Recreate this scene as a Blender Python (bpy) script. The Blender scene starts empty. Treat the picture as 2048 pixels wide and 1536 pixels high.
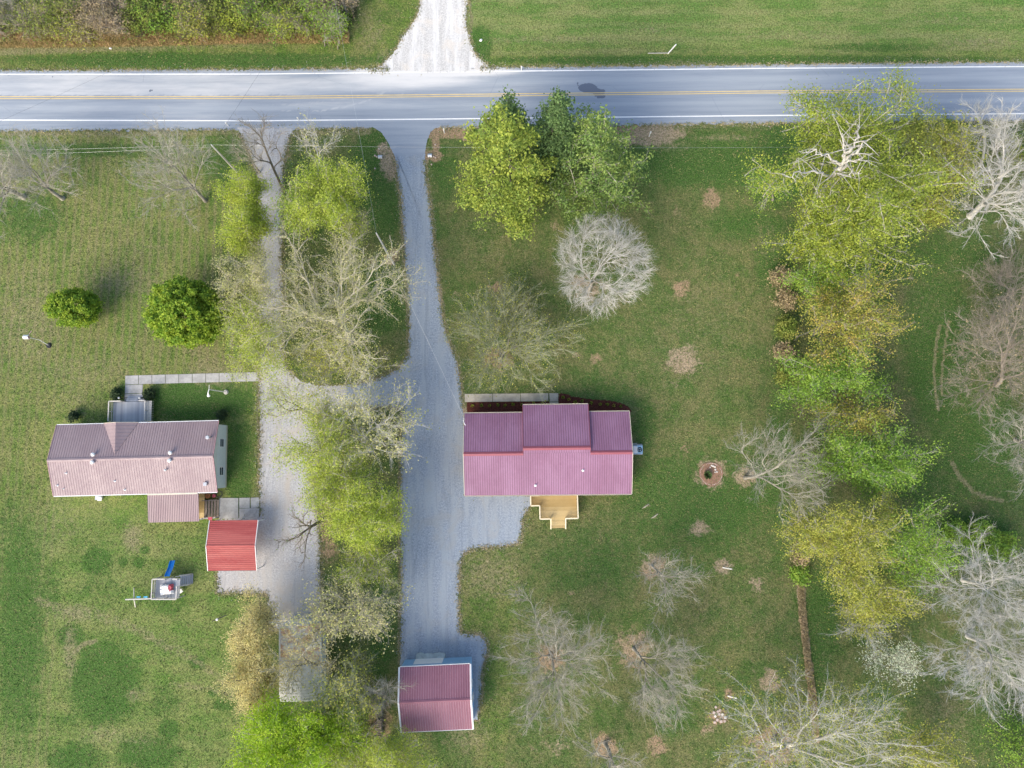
import bpy, math
import numpy as np
from mathutils import Vector
R = math.radians
scene = bpy.context.scene
C = scene.collection
# ------------------------------------------------------------------ camera, sky, sun, exposure
H = 95.0            # height of the drone above the lawn, metres
F = 1384.0          # focal length in photo pixels (photo is 2048 x 1536)
TX, TY = R(6.06), R(0.87)
cam = bpy.data.objects.new('camera', bpy.data.cameras.new('camera'))
C.objects.link(cam)
cam.location = (0, 0, H)
cam.rotation_euler = (TX, TY, 0)
cam.data.sensor_width = 36.0
cam.data.lens = 36.0 * F / 2048.0
cam.data.clip_end = 3000
scene.camera = cam
SUN_EL = R(36)
SUN_DIR = np.array([-0.60, -0.80])          # horizontal direction towards the sun (south-west)
world = bpy.data.worlds.new('World'); scene.world = world; world.use_nodes = True
wn = world.node_tree
bg = wn.nodes['Background']
sky = wn.nodes.new('ShaderNodeTexSky'); sky.sky_type = 'NISHITA'; sky.sun_disc = False
sky.sun_elevation = SUN_EL; sky.sun_rotation = math.atan2(SUN_DIR[0], SUN_DIR[1])
sky.dust_density = 2.5; sky.air_density = 1.0
wn.links.new(sky.outputs[0], bg.inputs[0]); bg.inputs[1].default_value = 0.15
ld = bpy.data.lights.new('sun', 'SUN'); ld.energy = 1.5; ld.angle = R(38); ld.color = (1.0, 0.91, 0.76)
sun = bpy.data.objects.new('sun', ld); C.objects.link(sun)
sd = Vector((-SUN_DIR[0]*math.cos(SUN_EL), -SUN_DIR[1]*math.cos(SUN_EL), -math.sin(SUN_EL)))
sun.rotation_euler = sd.to_track_quat('-Z', 'Y').to_euler(); sun.location = (0, 0, 60)
scene.view_settings.view_transform = 'Standard'; scene.view_settings.look = 'None'
scene.view_settings.exposure = 1.12; scene.view_settings.gamma = 1.0
scene.render.engine = 'CYCLES'

# ------------------------------------------------------------------ photo pixel <-> ground
def rotm():
    cx, sx = math.cos(TX), math.sin(TX); cy, sy = math.cos(TY), math.sin(TY)
    Rx = np.array([[1,0,0],[0,cx,-sx],[0,sx,cx]]); Ry = np.array([[cy,0,sy],[0,1,0],[-sy,0,cy]])
    return Ry @ Rx
RM = rotm()
def G(px, py, z=0.0):
    """point of the place at height z that the photo shows at pixel px, py"""
    d = RM @ np.array([px-1024.0, -(py-768.0), -F])
    t = (H - z) / -d[2]
    return np.array([d[0]*t, d[1]*t, z])
def PX(x, y, z=0.0):
    x = np.asarray(x, float); y = np.asarray(y, float)
    v = np.stack([x, y, np.full_like(x, z-H)], -1) @ RM
    return 1024 + F*v[..., 0]/-v[..., 2], 768 - F*v[..., 1]/-v[..., 2]

# ------------------------------------------------------------------ tags
def tag(o, label=None, cat=None, group=None, kind=None):
    if label: o['label'] = label
    if cat: o['category'] = cat
    if group: o['group'] = group
    if kind: o['kind'] = kind
    return o
def thing(name, label, cat, loc, rz=0.0, group=None):
    o = bpy.data.objects.new(name, None); C.objects.link(o)
    o.location = tuple(float(v) for v in loc); o.rotation_euler = (0, 0, rz); o.empty_display_size = 0.3
    return tag(o, label, cat, group)
def link(name, me, m, parent=None):
    o = bpy.data.objects.new(name, me); C.objects.link(o)
    if m: me.materials.append(m)
    if parent is not None: o.parent = parent
    return o
class MB:
    """collects shapes, then links them as ONE mesh object"""
    def __init__(s): s.v = []; s.f = []; s.alt = []
    def poly(s, pts):
        n = len(s.v); s.v += [tuple(map(float, p)) for p in pts]; s.f.append(tuple(range(n, n+len(pts)))); return s
    def solid(s, top, bot):
        n = len(s.v); k = len(top); s.v += [tuple(map(float, p)) for p in top] + [tuple(map(float, p)) for p in bot]
        s.f.append(tuple(range(n, n+k))); s.f.append(tuple(range(n+2*k-1, n+k-1, -1)))
        for i in range(k):
            j = (i+1) % k; s.f.append((n+i, n+k+i, n+k+j, n+j))
        return s
    def box(s, x0, x1, y0, y1, z0, z1):
        return s.solid([(x0,y0,z1),(x1,y0,z1),(x1,y1,z1),(x0,y1,z1)], [(x0,y0,z0),(x1,y0,z0),(x1,y1,z0),(x0,y1,z0)])
    def slab(s, pts, t):
        return s.solid(pts, [(p[0], p[1], p[2]-t) for p in pts])
    def prism(s, pts2, z0, z1):
        return s.solid([(p[0], p[1], z1) for p in pts2], [(p[0], p[1], z0) for p in pts2])
    def bar(s, a, b, w, h=None):
        h = h or w; a = Vector(a); b = Vector(b); d = (b-a).normalized()
        up = Vector((0,0,1)) if abs(d.z) < 0.95 else Vector((1,0,0))
        u = d.cross(up).normalized()*w/2; v = u.cross(d).normalized()*h/2
        return s.solid([a+u+v, a-u+v, a-u-v, a+u-v], [b+u+v, b-u+v, b-u-v, b+u-v])
    def tube(s, pts, r, k=8, cap=True):
        pts = [Vector(p) for p in pts]; rings = []
        rr = r if isinstance(r, (list, tuple)) else [r]*len(pts)
        for i, p in enumerate(pts):
            d = (pts[min(i+1, len(pts)-1)] - pts[max(i-1, 0)]).normalized()
            up = Vector((0,0,1)) if abs(d.z) < 0.9 else Vector((1,0,0))
            u = d.cross(up).normalized(); v = u.cross(d).normalized(); n = len(s.v)
            for q in range(k):
                a = 2*math.pi*q/k; s.v.append(tuple(p + u*math.cos(a)*rr[i] + v*math.sin(a)*rr[i]))
            rings.append(n)
        for a, b in zip(rings, rings[1:]):
            for q in range(k): s.f.append((a+q, a+(q+1) % k, b+(q+1) % k, b+q))
        if cap:
            s.f.append(tuple(rings[0]+q for q in range(k))[::-1]); s.f.append(tuple(rings[-1]+q for q in range(k)))
        return s
    def cyl(s, x, y, z0, z1, r, k=14, r1=None):
        return s.tube([(x,y,z0),(x,y,z1)], [r, r if r1 is None else r1], k)
    def build(s, name, m, parent=None, origin=None, smooth=False, alt=None):
        v = s.v
        if origin is not None: v = [(p[0]-origin[0], p[1]-origin[1], p[2]-origin[2]) for p in v]
        me = bpy.data.meshes.new(name); me.from_pydata(v, [], s.f); me.update()
        if smooth:
            me.polygons.foreach_set('use_smooth', [True]*len(me.polygons))
        o = link(name, me, m, parent)
        if alt:
            me.materials.append(alt)
            for i in s.alt: me.polygons[i].material_index = 1
        if origin is not None and parent is None: o.location = tuple(float(q) for q in origin)
        return o
def quads_mesh(name, V, Q):
    me = bpy.data.meshes.new(name); nq = len(Q)
    me.vertices.add(len(V)); me.vertices.foreach_set('co', np.ascontiguousarray(V, np.float32).ravel())
    k = Q.shape[1]
    me.loops.add(nq*k); me.loops.foreach_set('vertex_index', np.ascontiguousarray(Q, np.int32).ravel())
    me.polygons.add(nq)
    me.polygons.foreach_set('loop_start', np.arange(0, nq*k, k, dtype=np.int32))
    me.polygons.foreach_set('loop_total', np.full(nq, k, np.int32))
    me.update(calc_edges=True)
    return me

# ------------------------------------------------------------------ materials
class NT:
    def __init__(s, name, rough=0.9, spec=0.2):
        s.m = bpy.data.materials.new(name); s.m.use_nodes = True; s.t = s.m.node_tree
        s.b = s.t.nodes['Principled BSDF']; s.b.inputs['Roughness'].default_value = rough
        s.b.inputs['Specular IOR Level'].default_value = spec
        s.pos = s.t.nodes.new('ShaderNodeNewGeometry').outputs['Position']
        s.tc = s.t.nodes.new('ShaderNodeTexCoord')
    def n(s, t, **k):
        x = s.t.nodes.new(t)
        for a, b in k.items(): setattr(x, a, b)
        return x
    def put(s, inp, v):
        if isinstance(v, bpy.types.NodeSocket): s.t.links.new(v, inp)
        elif isinstance(v, (tuple, list)): inp.default_value = (*v, 1) if len(v) == 3 and inp.type == 'RGBA' else v
        else: inp.default_value = v
    def noise(s, scale, detail=3, rough=0.6, vec=None, dist=0.0):
        x = s.n('ShaderNodeTexNoise'); s.put(x.inputs['Vector'], vec or s.pos)
        x.inputs['Scale'].default_value = scale; x.inputs['Detail'].default_value = detail
        x.inputs['Roughness'].default_value = rough; x.inputs['Distortion'].default_value = dist
        return x.outputs['Fac']
    def vor(s, scale, vec=None):
        x = s.n('ShaderNodeTexVoronoi'); s.put(x.inputs['Vector'], vec or s.pos); x.inputs['Scale'].default_value = scale
        return x.outputs['Color'], x.outputs['Distance']
    def scale(s, v, sc):
        x = s.n('ShaderNodeMapping'); s.put(x.inputs['Vector'], v); x.inputs['Scale'].default_value = sc; return x.outputs[0]
    def math(s, op, a, b=0.0, c=None, clamp=False):
        x = s.n('ShaderNodeMath', operation=op); x.use_clamp = clamp
        s.put(x.inputs[0], a); s.put(x.inputs[1], b)
        if c is not None: s.put(x.inputs[2], c)
        return x.outputs[0]
    def ramp(s, v, lo, hi, a=0.0, b=1.0):
        x = s.n('ShaderNodeMapRange', interpolation_type='SMOOTHSTEP'); s.put(x.inputs['Value'], v)
        for i, q in enumerate((lo, hi, a, b)): s.put(x.inputs[i+1], q)
        return x.outputs['Result']
    def mix(s, f, a, b, mode='MIX'):
        x = s.n('ShaderNodeMix', data_type='RGBA', blend_type=mode)
        s.put(x.inputs[0], f); s.put(x.inputs[6], a); s.put(x.inputs[7], b); return x.outputs[2]
    def attr(s, name):
        x = s.n('ShaderNodeAttribute', attribute_name=name); return x
    def sep(s, col):
        x = s.n('ShaderNodeSeparateColor'); s.put(x.inputs[0], col); return x.outputs
    def color(s, c): s.put(s.b.inputs['Base Color'], c); return s
    def bump(s, h, strength=0.4, dist=0.05):
        x = s.n('ShaderNodeBump'); s.put(x.inputs['Height'], h); x.inputs['Strength'].default_value = strength
        x.inputs['Distance'].default_value = dist; s.t.links.new(x.outputs[0], s.b.inputs['Normal']); return s
    def rnd(s): return s.n('ShaderNodeObjectInfo').outputs['Random']

def simple(name, col, rough=0.8, var=0.25, sc=2.0, spec=0.2, metal=0.0, bump=0.0, fine=20.0):
    t = NT(name, rough, spec); t.b.inputs['Metallic'].default_value = metal
    a = tuple(c*(1-var) for c in col); b = tuple(min(1, c*(1+var)) for c in col)
    f = t.math('ADD', t.math('MULTIPLY', t.noise(sc, 4), 0.6), t.math('MULTIPLY', t.noise(fine, 2), 0.4))
    t.color(t.mix(t.ramp(f, 0.3, 0.7), a, b))
    if bump: t.bump(t.noise(fine, 3), bump, 0.02)
    return t.m
def leafmat(name, c1, c2, c3=None, sc=0.45, tr=0.35):
    """leaves: clumps of two or three tones through the crown, part of the light goes through each leaf"""
    t = NT(name, 0.6, 0.25)
    n1 = t.ramp(t.noise(sc, 3, 0.6), 0.35, 0.65); n2 = t.ramp(t.noise(4.0, 2, 0.7), 0.3, 0.7)
    c = t.mix(n1, c1, c2)
    if c3: c = t.mix(t.ramp(t.noise(sc*1.7, 3, 0.6, vec=t.scale(t.pos, (1.0, 1.0, 1.2))), 0.5, 0.66), c, c3)
    c = t.mix(t.math('MULTIPLY', n2, 0.55), c, (0.5, 0.5, 0.5), 'SOFT_LIGHT')
    v = t.ramp(t.noise(9.0, 2, 0.5), 0.3, 0.7, 0.65, 1.35)
    x = t.n('ShaderNodeVectorMath', operation='SCALE'); t.put(x.inputs[0], c); t.put(x.inputs['Scale'], v); c = x.outputs[0]
    t.color(c)
    trn = t.n('ShaderNodeBsdfTranslucent'); t.put(trn.inputs[0], c)
    ms = t.n('ShaderNodeMixShader'); ms.inputs[0].default_value = tr
    t.t.links.new(t.b.outputs[0], ms.inputs[1]); t.t.links.new(trn.outputs[0], ms.inputs[2])
    t.t.links.new(ms.outputs[0], t.t.nodes['Material Output'].inputs['Surface'])
    return t.m
def barkmat(name, col, col2):
    t = NT(name, 0.9, 0.1)
    t.color(t.mix(t.ramp(t.noise(1.2, 4, 0.7), 0.35, 0.65), col, col2))
    return t.m
M = {}
M['bark_pale'] = barkmat('pale_bark', (0.49,0.46,0.38), (0.31,0.29,0.235))
M['bark_white'] = barkmat('white_bark', (0.64,0.62,0.57), (0.45,0.43,0.385))
M['bark_green'] = barkmat('lichen_bark', (0.40,0.41,0.27), (0.27,0.28,0.18))
M['bark_tan'] = barkmat('tan_bark', (0.54,0.50,0.38), (0.38,0.35,0.26))
M['bark_dark'] = barkmat('dark_bark', (0.13,0.115,0.10), (0.075,0.065,0.06))
M['bark_trunk'] = barkmat('grey_trunk_bark', (0.36,0.33,0.27), (0.22,0.20,0.16))
M['bark_limb'] = barkmat('bleached_limb_bark', (0.50,0.48,0.43), (0.33,0.315,0.28))
M['bark_brown'] = barkmat('brown_twigs', (0.43,0.37,0.30), (0.29,0.245,0.195))
M['bark_shrub'] = barkmat('grey_brown_twigs', (0.25,0.22,0.16), (0.16,0.13,0.09))
LM = {
 'lime': leafmat('lime_leaves', (0.46,0.54,0.08), (0.34,0.44,0.06), (0.52,0.56,0.11), tr=.45),
 'limevivid': leafmat('vivid_lime_leaves', (0.38,0.55,0.03), (0.28,0.44,0.03), (0.48,0.60,0.05), tr=.45),
 'round': leafmat('fresh_green_leaves', (0.20,0.34,0.03), (0.36,0.46,0.045), (0.13,0.25,0.035), sc=.9, tr=.4),
 'tan': leafmat('tan_buds', (0.60,0.55,0.27), (0.46,0.47,0.18), (0.50,0.54,0.15), tr=.4),
 'gold': leafmat('golden_tan_catkins', (0.74,0.65,0.32), (0.64,0.56,0.24), (0.66,0.62,0.24), tr=.45),
 'pine': leafmat('dark_pine_needles', (0.11,0.18,0.06), (0.15,0.24,0.075), (0.08,0.14,0.05), tr=0.25),
 'pineyel': leafmat('yellow_green_needles', (0.33,0.40,0.06), (0.22,0.31,0.06), (0.42,0.46,0.08), tr=0.35),
 'pinemid': leafmat('mid_green_needles', (0.17,0.27,0.07), (0.25,0.33,0.075), (0.13,0.22,0.06), tr=0.3),
 'yelgreen': leafmat('yellow_green_leaves', (0.35,0.42,0.06), (0.23,0.31,0.05), (0.45,0.48,0.07), tr=.4),
 'orange': leafmat('orange_tinged_leaves', (0.46,0.42,0.085), (0.28,0.36,0.06), (0.58,0.43,0.11), tr=.42),
 'olive': leafmat('olive_leaves', (0.43,0.44,0.08), (0.30,0.35,0.06), (0.49,0.45,0.10), tr=.4),
 'green': leafmat('bright_green_leaves', (0.22,0.38,0.055), (0.31,0.44,0.06), (0.15,0.28,0.045), tr=.4),
 'dark': leafmat('dark_evergreen_leaves', (0.03,0.055,0.02), (0.045,0.075,0.025), tr=0.1),
 'blossom': leafmat('white_blossom', (0.66,0.68,0.52), (0.54,0.60,0.40), tr=0.2),
 'brush': leafmat('hedge_leaves', (0.20,0.28,0.05), (0.33,0.35,0.08), (0.12,0.20,0.035), tr=.35),
 'drygold': leafmat('orange_tan_dry_grass', (0.50,0.36,0.17), (0.34,0.29,0.11), (0.58,0.40,0.20)),
 'brushtan': leafmat('dry_vine_leaves', (0.44,0.35,0.20), (0.33,0.28,0.14), (0.50,0.38,0.23)),
}

# ------------------------------------------------------------------ trees
def frusta(P0, P1, R0, R1, k):
    n = len(P0)
    d = P1-P0; L = np.linalg.norm(d, axis=1, keepdims=True)+1e-9; d = d/L
    ref = np.where(np.abs(d[:, 2:3]) < 0.9, np.array([[0,0,1.]]), np.array([[1.,0,0]]))
    u = np.cross(d, ref); u /= np.linalg.norm(u, axis=1, keepdims=True)+1e-9; w = np.cross(d, u)
    a = 2*np.pi*np.arange(k)/k; ca, sa = np.cos(a)[None,:,None], np.sin(a)[None,:,None]
    off = u[:,None,:]*ca + w[:,None,:]*sa
    V = np.concatenate([P0[:,None,:]+off*R0[:,None,None], P1[:,None,:]+off*R1[:,None,None]], 1).reshape(-1, 3)
    b = (np.arange(n)*2*k)[:,None]; i = np.arange(k)[None,:]; j = (np.arange(k)+1)[None,:] % k
    Q = np.stack([b+i, b+j, b+k+j, b+k+i], -1).reshape(-1, 4)
    return V, Q
def join(parts):
    Vs, Qs, o = [], [], 0
    for V, Q in parts:
        if len(V) == 0: continue
        Vs.append(V); Qs.append(Q+o); o += len(V)
    return np.concatenate(Vs), np.concatenate(Qs)
def leaves(cen, size, rng, up=0.7, narrow=0.6):
    n = len(cen); nr = rng.normal(size=(n,3)); nr[:,2] = np.abs(nr[:,2])+up
    nr /= np.linalg.norm(nr, axis=1, keepdims=True)
    t = rng.normal(size=(n,3)); a = np.cross(nr, t); a /= np.linalg.norm(a, axis=1, keepdims=True)+1e-9; b = np.cross(nr, a)
    s = (size*rng.uniform(0.6, 1.35, n))[:,None]
    V = np.stack([cen-a*s, cen-b*s*narrow+nr*s*0.12, cen+a*s, cen+b*s*narrow+nr*s*0.12], 1).reshape(-1,3)
    return V, np.arange(4*n).reshape(-1, 4)
def skeleton(base, cen, rad, ntips, rng, bf=0.42, zmin=-0.45, excurrent=False, shell=0.6, lo=0.3, fork=0.45, cone=False, lobes=9, lobeamp=0.38, clump=0, fan=0.17, align=0.9):
    ld = rng.normal(size=(lobes,3)); ld /= np.linalg.norm(ld, axis=1, keepdims=True)
    v = rng.normal(size=(ntips*4,3)); v /= np.linalg.norm(v, axis=1, keepdims=True); v = v[v[:,2] > zmin][:ntips]
    f = (1-lobeamp)+lobeamp*1.15*np.max(np.clip(v@ld.T, 0, 1)**5, axis=1)
    r = f*rng.uniform(lo, 1, len(v))**shell
    tips = cen + v*r[:,None]*rad
    if clump:
        # limbs fan out: tips crowd round a few spokes of unequal length, so the outline is ragged and gaps stay open
        k = clump; az = (np.arange(k)+rng.uniform(-.4, .4, k))*2.39996+rng.uniform(0, 6); el = np.clip(rng.uniform(-0.25, 1.25, k), -0.3, 1.45)
        sv = np.stack([np.cos(az)*np.cos(el), np.sin(az)*np.cos(el), np.sin(el)], 1); ln = rng.uniform(0.72, 1.22, k)
        ci = rng.choice(k, len(v), p=(ln*np.cos(el)**.5)/(ln*np.cos(el)**.5).sum()); u = rng.uniform(0.12, 1, len(v))**0.62
        org = cen + np.array([0,0,-0.35])*rad
        tips = org + sv[ci]*(ln[ci]*u)[:,None]*rad*[1,1,1.2] + rng.normal(size=(len(v),3))*(fan*(0.35+u))[:,None]*rad*[1,1,.7]
    if cone:    # conifer: the crown narrows to a leader
        k = 46; bq = (np.arange(k)/k)**1.15; baz = np.arange(k)*2.39996+rng.uniform(-.3, .3, k); bl = (1-bq)**0.7*rng.uniform(.6, 1.15, k)+.05
        ci = rng.choice(k, len(v), p=bl/bl.sum()); u = rng.uniform(0.2, 1, len(v))**.6; zz = cen[2]-rad[2]+2*rad[2]*(bq[ci]+.07*u) + rng.normal(size=len(v))*.25
        sp_ = .13*(.4+u); ax = np.stack([cen[0]+rad[0]*(np.cos(baz[ci])*bl[ci]*u+rng.normal(size=len(v))*sp_*bl[ci]), cen[1]+rad[1]*(np.sin(baz[ci])*bl[ci]*u+rng.normal(size=len(v))*sp_*bl[ci]), zz], 1)
        tips = ax
    top = cen + np.array([0,0,rad[2]*(0.95 if excurrent else -0.15)])
    L = np.linalg.norm(top-base); n = max(4, int(L/0.8)); t = np.linspace(0, 1, n)[:,None]
    wob = np.cumsum(rng.normal(size=(n,3))*0.09, 0)*[1,1,0]; wob -= wob[0]
    bend = base + (top-base)*t + wob*(t < 1)
    # trunks stand up first, then lean over to their crown
    bend[:, :2] = base[:2] + (top-base)[:2]*(t**1.4) + wob[:, :2]*0.6
    cap = ntips*9+n+200
    P = np.zeros((cap,3)); par = np.full(cap, -1); path = np.zeros(cap); D = np.zeros((cap,3)); ok = np.zeros(cap, bool)
    P[:n] = bend; par[1:n] = np.arange(n-1); seg = np.linalg.norm(np.diff(bend, axis=0), axis=1); path[1:n] = np.cumsum(seg)
    D[1:n] = np.diff(bend, axis=0)/seg[:,None]; D[0] = (0,0,1)
    zb = base[2]+ (cen[2]-rad[2]*0.75-base[2])*(fork if not excurrent else 0.8)
    ok[:n] = bend[:,2] > min(zb, bend[-2,2]-0.01)
    far = np.argsort(-np.linalg.norm((tips-cen)/rad, axis=1))
    first = list(rng.permutation(far[:max(8, len(far)//4)])[:10]); rest = [i for i in rng.permutation(len(tips)) if i not in first]
    N = n
    for i in first+rest:
        p = tips[i]
        dv = P[:N]-p; d = np.sqrt((dv*dv).sum(1))
        cost = d*(1 + align*(1+(dv*D[:N]).sum(1)/(d+1e-6))*0.5) + bf*path[:N] + 0.9*np.clip(dv[:,2], 0, None); cost[~ok[:N]] = 1e9
        j = int(np.argmin(cost)); dd = d[j]
        if dd < 0.15: continue
        m = max(1, min(8, int(dd/0.75)+1))
        if N+m >= cap: break
        ctrl = P[j] + D[j]*dd*0.32 + np.array([0,0,dd*0.10])
        tt = (np.arange(1, m+1)/m)[:,None]
        pts = (1-tt)**2*P[j] + 2*(1-tt)*tt*ctrl + tt*tt*p
        if m > 1: pts[:-1] += rng.normal(size=(m-1,3))*0.022*dd/ math.sqrt(m)
        prev = j
        for q in range(m):
            P[N] = pts[q]; par[N] = prev; e = pts[q]-P[prev]; l = np.linalg.norm(e)+1e-9; D[N] = e/l; path[N] = path[prev]+l; ok[N] = True
            prev = N; N += 1
    P, par, D = P[:N], par[:N], D[:N]
    W = np.zeros(N); ch = np.zeros(N, bool); ch[par[1:]] = True; W[~ch] = 1
    for i in range(N-1, 0, -1): W[par[i]] += W[i]
    return P, par, D, W, n
def tree(label, base, crown, zc, rxy, rz, tips=260, bark='bark_pale', leaf=None, nleaf=6, lsize=0.16, sig=0.35, twigs=3, twl=0.9, twr=0.016,
         tr=0.22, seed=1, exo=None, tbark=None, name='tree', cat='tree', group=None, up=0.7, upright=False, r0=None, **kw):
    rng = np.random.default_rng(seed)
    bare = not leaf or nleaf < 1
    if leaf and nleaf >= 1 and not kw.get('cone') and kw.get('lo', 0) < .5 and name == 'tree':
        kw.setdefault('clump', 22 if tips > 250 else 15); kw.setdefault('fan', .15); lsize *= .62; nleaf *= 1.5; sig *= 1.15
    if not leaf or nleaf < 1: kw.setdefault('clump', 26 if tips > 250 else 15); kw.setdefault('fan', .13); kw.setdefault('bf', .55); tips = int(tips*1.05); twl *= 1.35; twr *= .72
    if name == 'bush': kw.setdefault('clump', 11); kw.setdefault('fan', .2); lsize *= .72; nleaf *= .8; twl *= 1.3; zc *= 1.25; rz *= 1.3; rxy = (rxy[0]*1.25, rxy[1]*1.12) if isinstance(rxy, tuple) else rxy
    cen = G(crown[0], crown[1], zc)
    sx = np.linalg.norm(G(crown[0]+1, crown[1], zc)-cen); rx, ry = (rxy if isinstance(rxy, tuple) else (rxy, rxy))
    ks = 1.0 if kw.get('cone') or name in ('shrub',) else (1.08 if kw.get('clump') or kw.get('lo', 0) > .5 else 1.16)
    rad = np.array([rx*sx*ks, ry*sx*ks, rz])
    bw = G(*base) if base is not None else np.array([cen[0]*0.985, cen[1]*0.985, 0.0])
    P, par, D, W, nt = skeleton(bw, cen, rad, tips, rng, **kw)
    Wn = W/W[0]; ex = exo or (0.56 if bare else 0.5)
    rr = tr*Wn**ex; mn = twr*1.15; rr = np.maximum(rr, mn)
    root = thing(name, label, cat, bw, 0.0, group)
    e = np.arange(1, len(P)); p0, p1 = P[par[e]]-bw, P[e]-bw
    r1 = rr[e]; r0_ = np.minimum(rr[par[e]], r1*1.35)
    flare = (par[e] == 0); r0_ = np.where(flare, tr*1.5, r0_)
    big = r1 > max(tr*0.3, 0.05)
    V, Q = frusta(p0[big], p1[big], r0_[big], r1[big], 7)
    link('trunk', quads_mesh('trunk', V, Q), M[tbark or {'bark_pale': 'bark_trunk', 'bark_tan': 'bark_trunk', 'bark_green': 'bark_trunk'}.get(bark, bark)], root)
    parts = []
    sm = ~big
    if sm.any(): parts.append(frusta(p0[sm], p1[sm], r0_[sm], r1[sm], 4))
    tn = e[(W[e] <= 5)]
    ends = P[tn]
    if twigs > 0 and len(tn):
        idx = np.repeat(tn, twigs); a = P[par[idx]] + (P[idx]-P[par[idx]])*rng.uniform(0, 1, (len(idx),1))
        dr = D[idx] + rng.normal(size=(len(idx),3))*0.42; dr[:,2] += 0.15; dr /= np.linalg.norm(dr, axis=1, keepdims=True)
        ln = (twl*rng.uniform(0.4, 1.3, len(idx)))[:,None]
        m = a + dr*ln*0.5; d2 = dr + rng.normal(size=dr.shape)*0.3; d2 /= np.linalg.norm(d2, axis=1, keepdims=True); b = m + d2*ln*0.5
        o = np.ones(len(idx))
        parts.append(frusta(a-bw, m-bw, o*twr, o*twr*0.8, 3)); parts.append(frusta(m-bw, b-bw, o*twr*0.8, o*twr*0.4, 3))
        # side twigs
        s2 = rng.random(len(idx)) < 0.7; a2 = m[s2]; d3 = d2[s2]+rng.normal(size=(s2.sum(),3))*0.6; d3 /= np.linalg.norm(d3, axis=1, keepdims=True)
        b2 = a2 + d3*ln[s2]*0.5; parts.append(frusta(a2-bw, b2-bw, np.ones(len(a2))*twr*0.7, np.ones(len(a2))*twr*0.35, 3))
        ends = np.concatenate([b, b2, P[tn]])
    if parts:
        V, Q = join(parts); link('branches', quads_mesh('branches', V, Q), M[bark], root)
    if leaf and nleaf > 0:
        n = int(len(ends)*nleaf); c = ends[rng.integers(0, len(ends), n)] + rng.normal(size=(n,3))*sig
        V, Q = leaves(c-bw, lsize, rng, up)
        link('foliage', quads_mesh('foliage', V, Q), LM[leaf], root)
    return root

# ------------------------------------------------------------------ outlines on the ground (from the photo, then unprojected)
def curve(xs, ys): return lambda x: np.interp(x, xs, ys)
ROADX = [-1400, 0, 520, 1020, 1520, 2048, 3500]
R_N  = curve(ROADX, [142, 140.6, 138.8, 134.5, 129, 124, 112])
R_WN = curve(ROADX, [150, 148.5, 148, 142.3, 136.7, 133, 121])
R_Y  = curve(ROADX, [195, 195.2, 195, 189.6, 184, 180.3, 170])
R_WS = curve(ROADX, [238, 240, 241.5, 236.5, 231, 227.2, 217])
R_S  = curve(ROADX, [262, 263, 259.5, 254.5, 246.5, 242, 231])
def closed(pts): return np.array(pts, float)
MAIN = closed([(788,300),(850,300),(852,360),(862,430),(868,490),(876,560),(886,640),(896,680),(914,722),(922,780),(927,830),(929,992),
    (1062,992),(1060,1010),(1046,1036),(1042,1072),(1036,1086),(1010,1091),(945,1097),(927,1106),(919,1130),(917,1200),(919,1264),(930,1268),(958,1270),
    (971,1280),(974,1300),(964,1340),(961,1390),(955,1440),(800,1440),(801,1300),(802,1150),(800,1000),(803,900),(805,816),(690,812),(690,772),(760,756),(795,738),(816,712),(819,640),
    (813,560),(808,500),(803,400),(795,350)])
LEFT = closed([(474,256),(586,256),(578,280),(568,320),(565,350),(563,500),(566,600),(562,680),(572,735),(600,762),(640,772),(692,772),(692,812),(660,826),(642,850),(634,950),(635,1030),
    (640,1100),(641,1190),(646,1230),(640,1262),(538,1262),(535,1187),(436,1186),(434,1120),(437,1040),(520,1034),(519,1000),(520,840),(518,740),(516,650),(517,550),(515,450),(513,350),(501,310),(484,272)])
APRON = closed([(740,250),(752,258),(764,266),(776,285),(789,312),(849,308),(854,282),(861,264),(872,256),(880,250)])
NORTH = closed([(850,-260),(925,-260),(935,0),(931,45),(940,85),(953,112),(985,138),(742,142),(765,129),(793,99),(803,76),(822,52),(834,30),(842,0)])
def inside(px, py, poly):
    c = np.zeros(px.shape, bool); x, y = poly[:,0], poly[:,1]; j = len(poly)-1
    for i in range(len(poly)):
        cond = ((y[i] > py) != (y[j] > py)) & (px < (x[j]-x[i])*(py-y[i])/(y[j]-y[i]+1e-12)+x[i]); c ^= cond; j = i
    return c
def dist(px, py, poly, close=True):
    best = np.full(px.shape, 1e9); n = len(poly)
    for i in range(n if close else n-1):
        a = poly[i]; b = poly[(i+1) % n]; d = b-a; L = d@d+1e-9
        t = np.clip(((px-a[0])*d[0]+(py-a[1])*d[1])/L, 0, 1)
        best = np.minimum(best, np.hypot(px-a[0]-t*d[0], py-a[1]-t*d[1]))
    return best
def smooth(x, a, b):
    t = np.clip((x-a)/(b-a), 0, 1); return t*t*(3-2*t)

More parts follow.
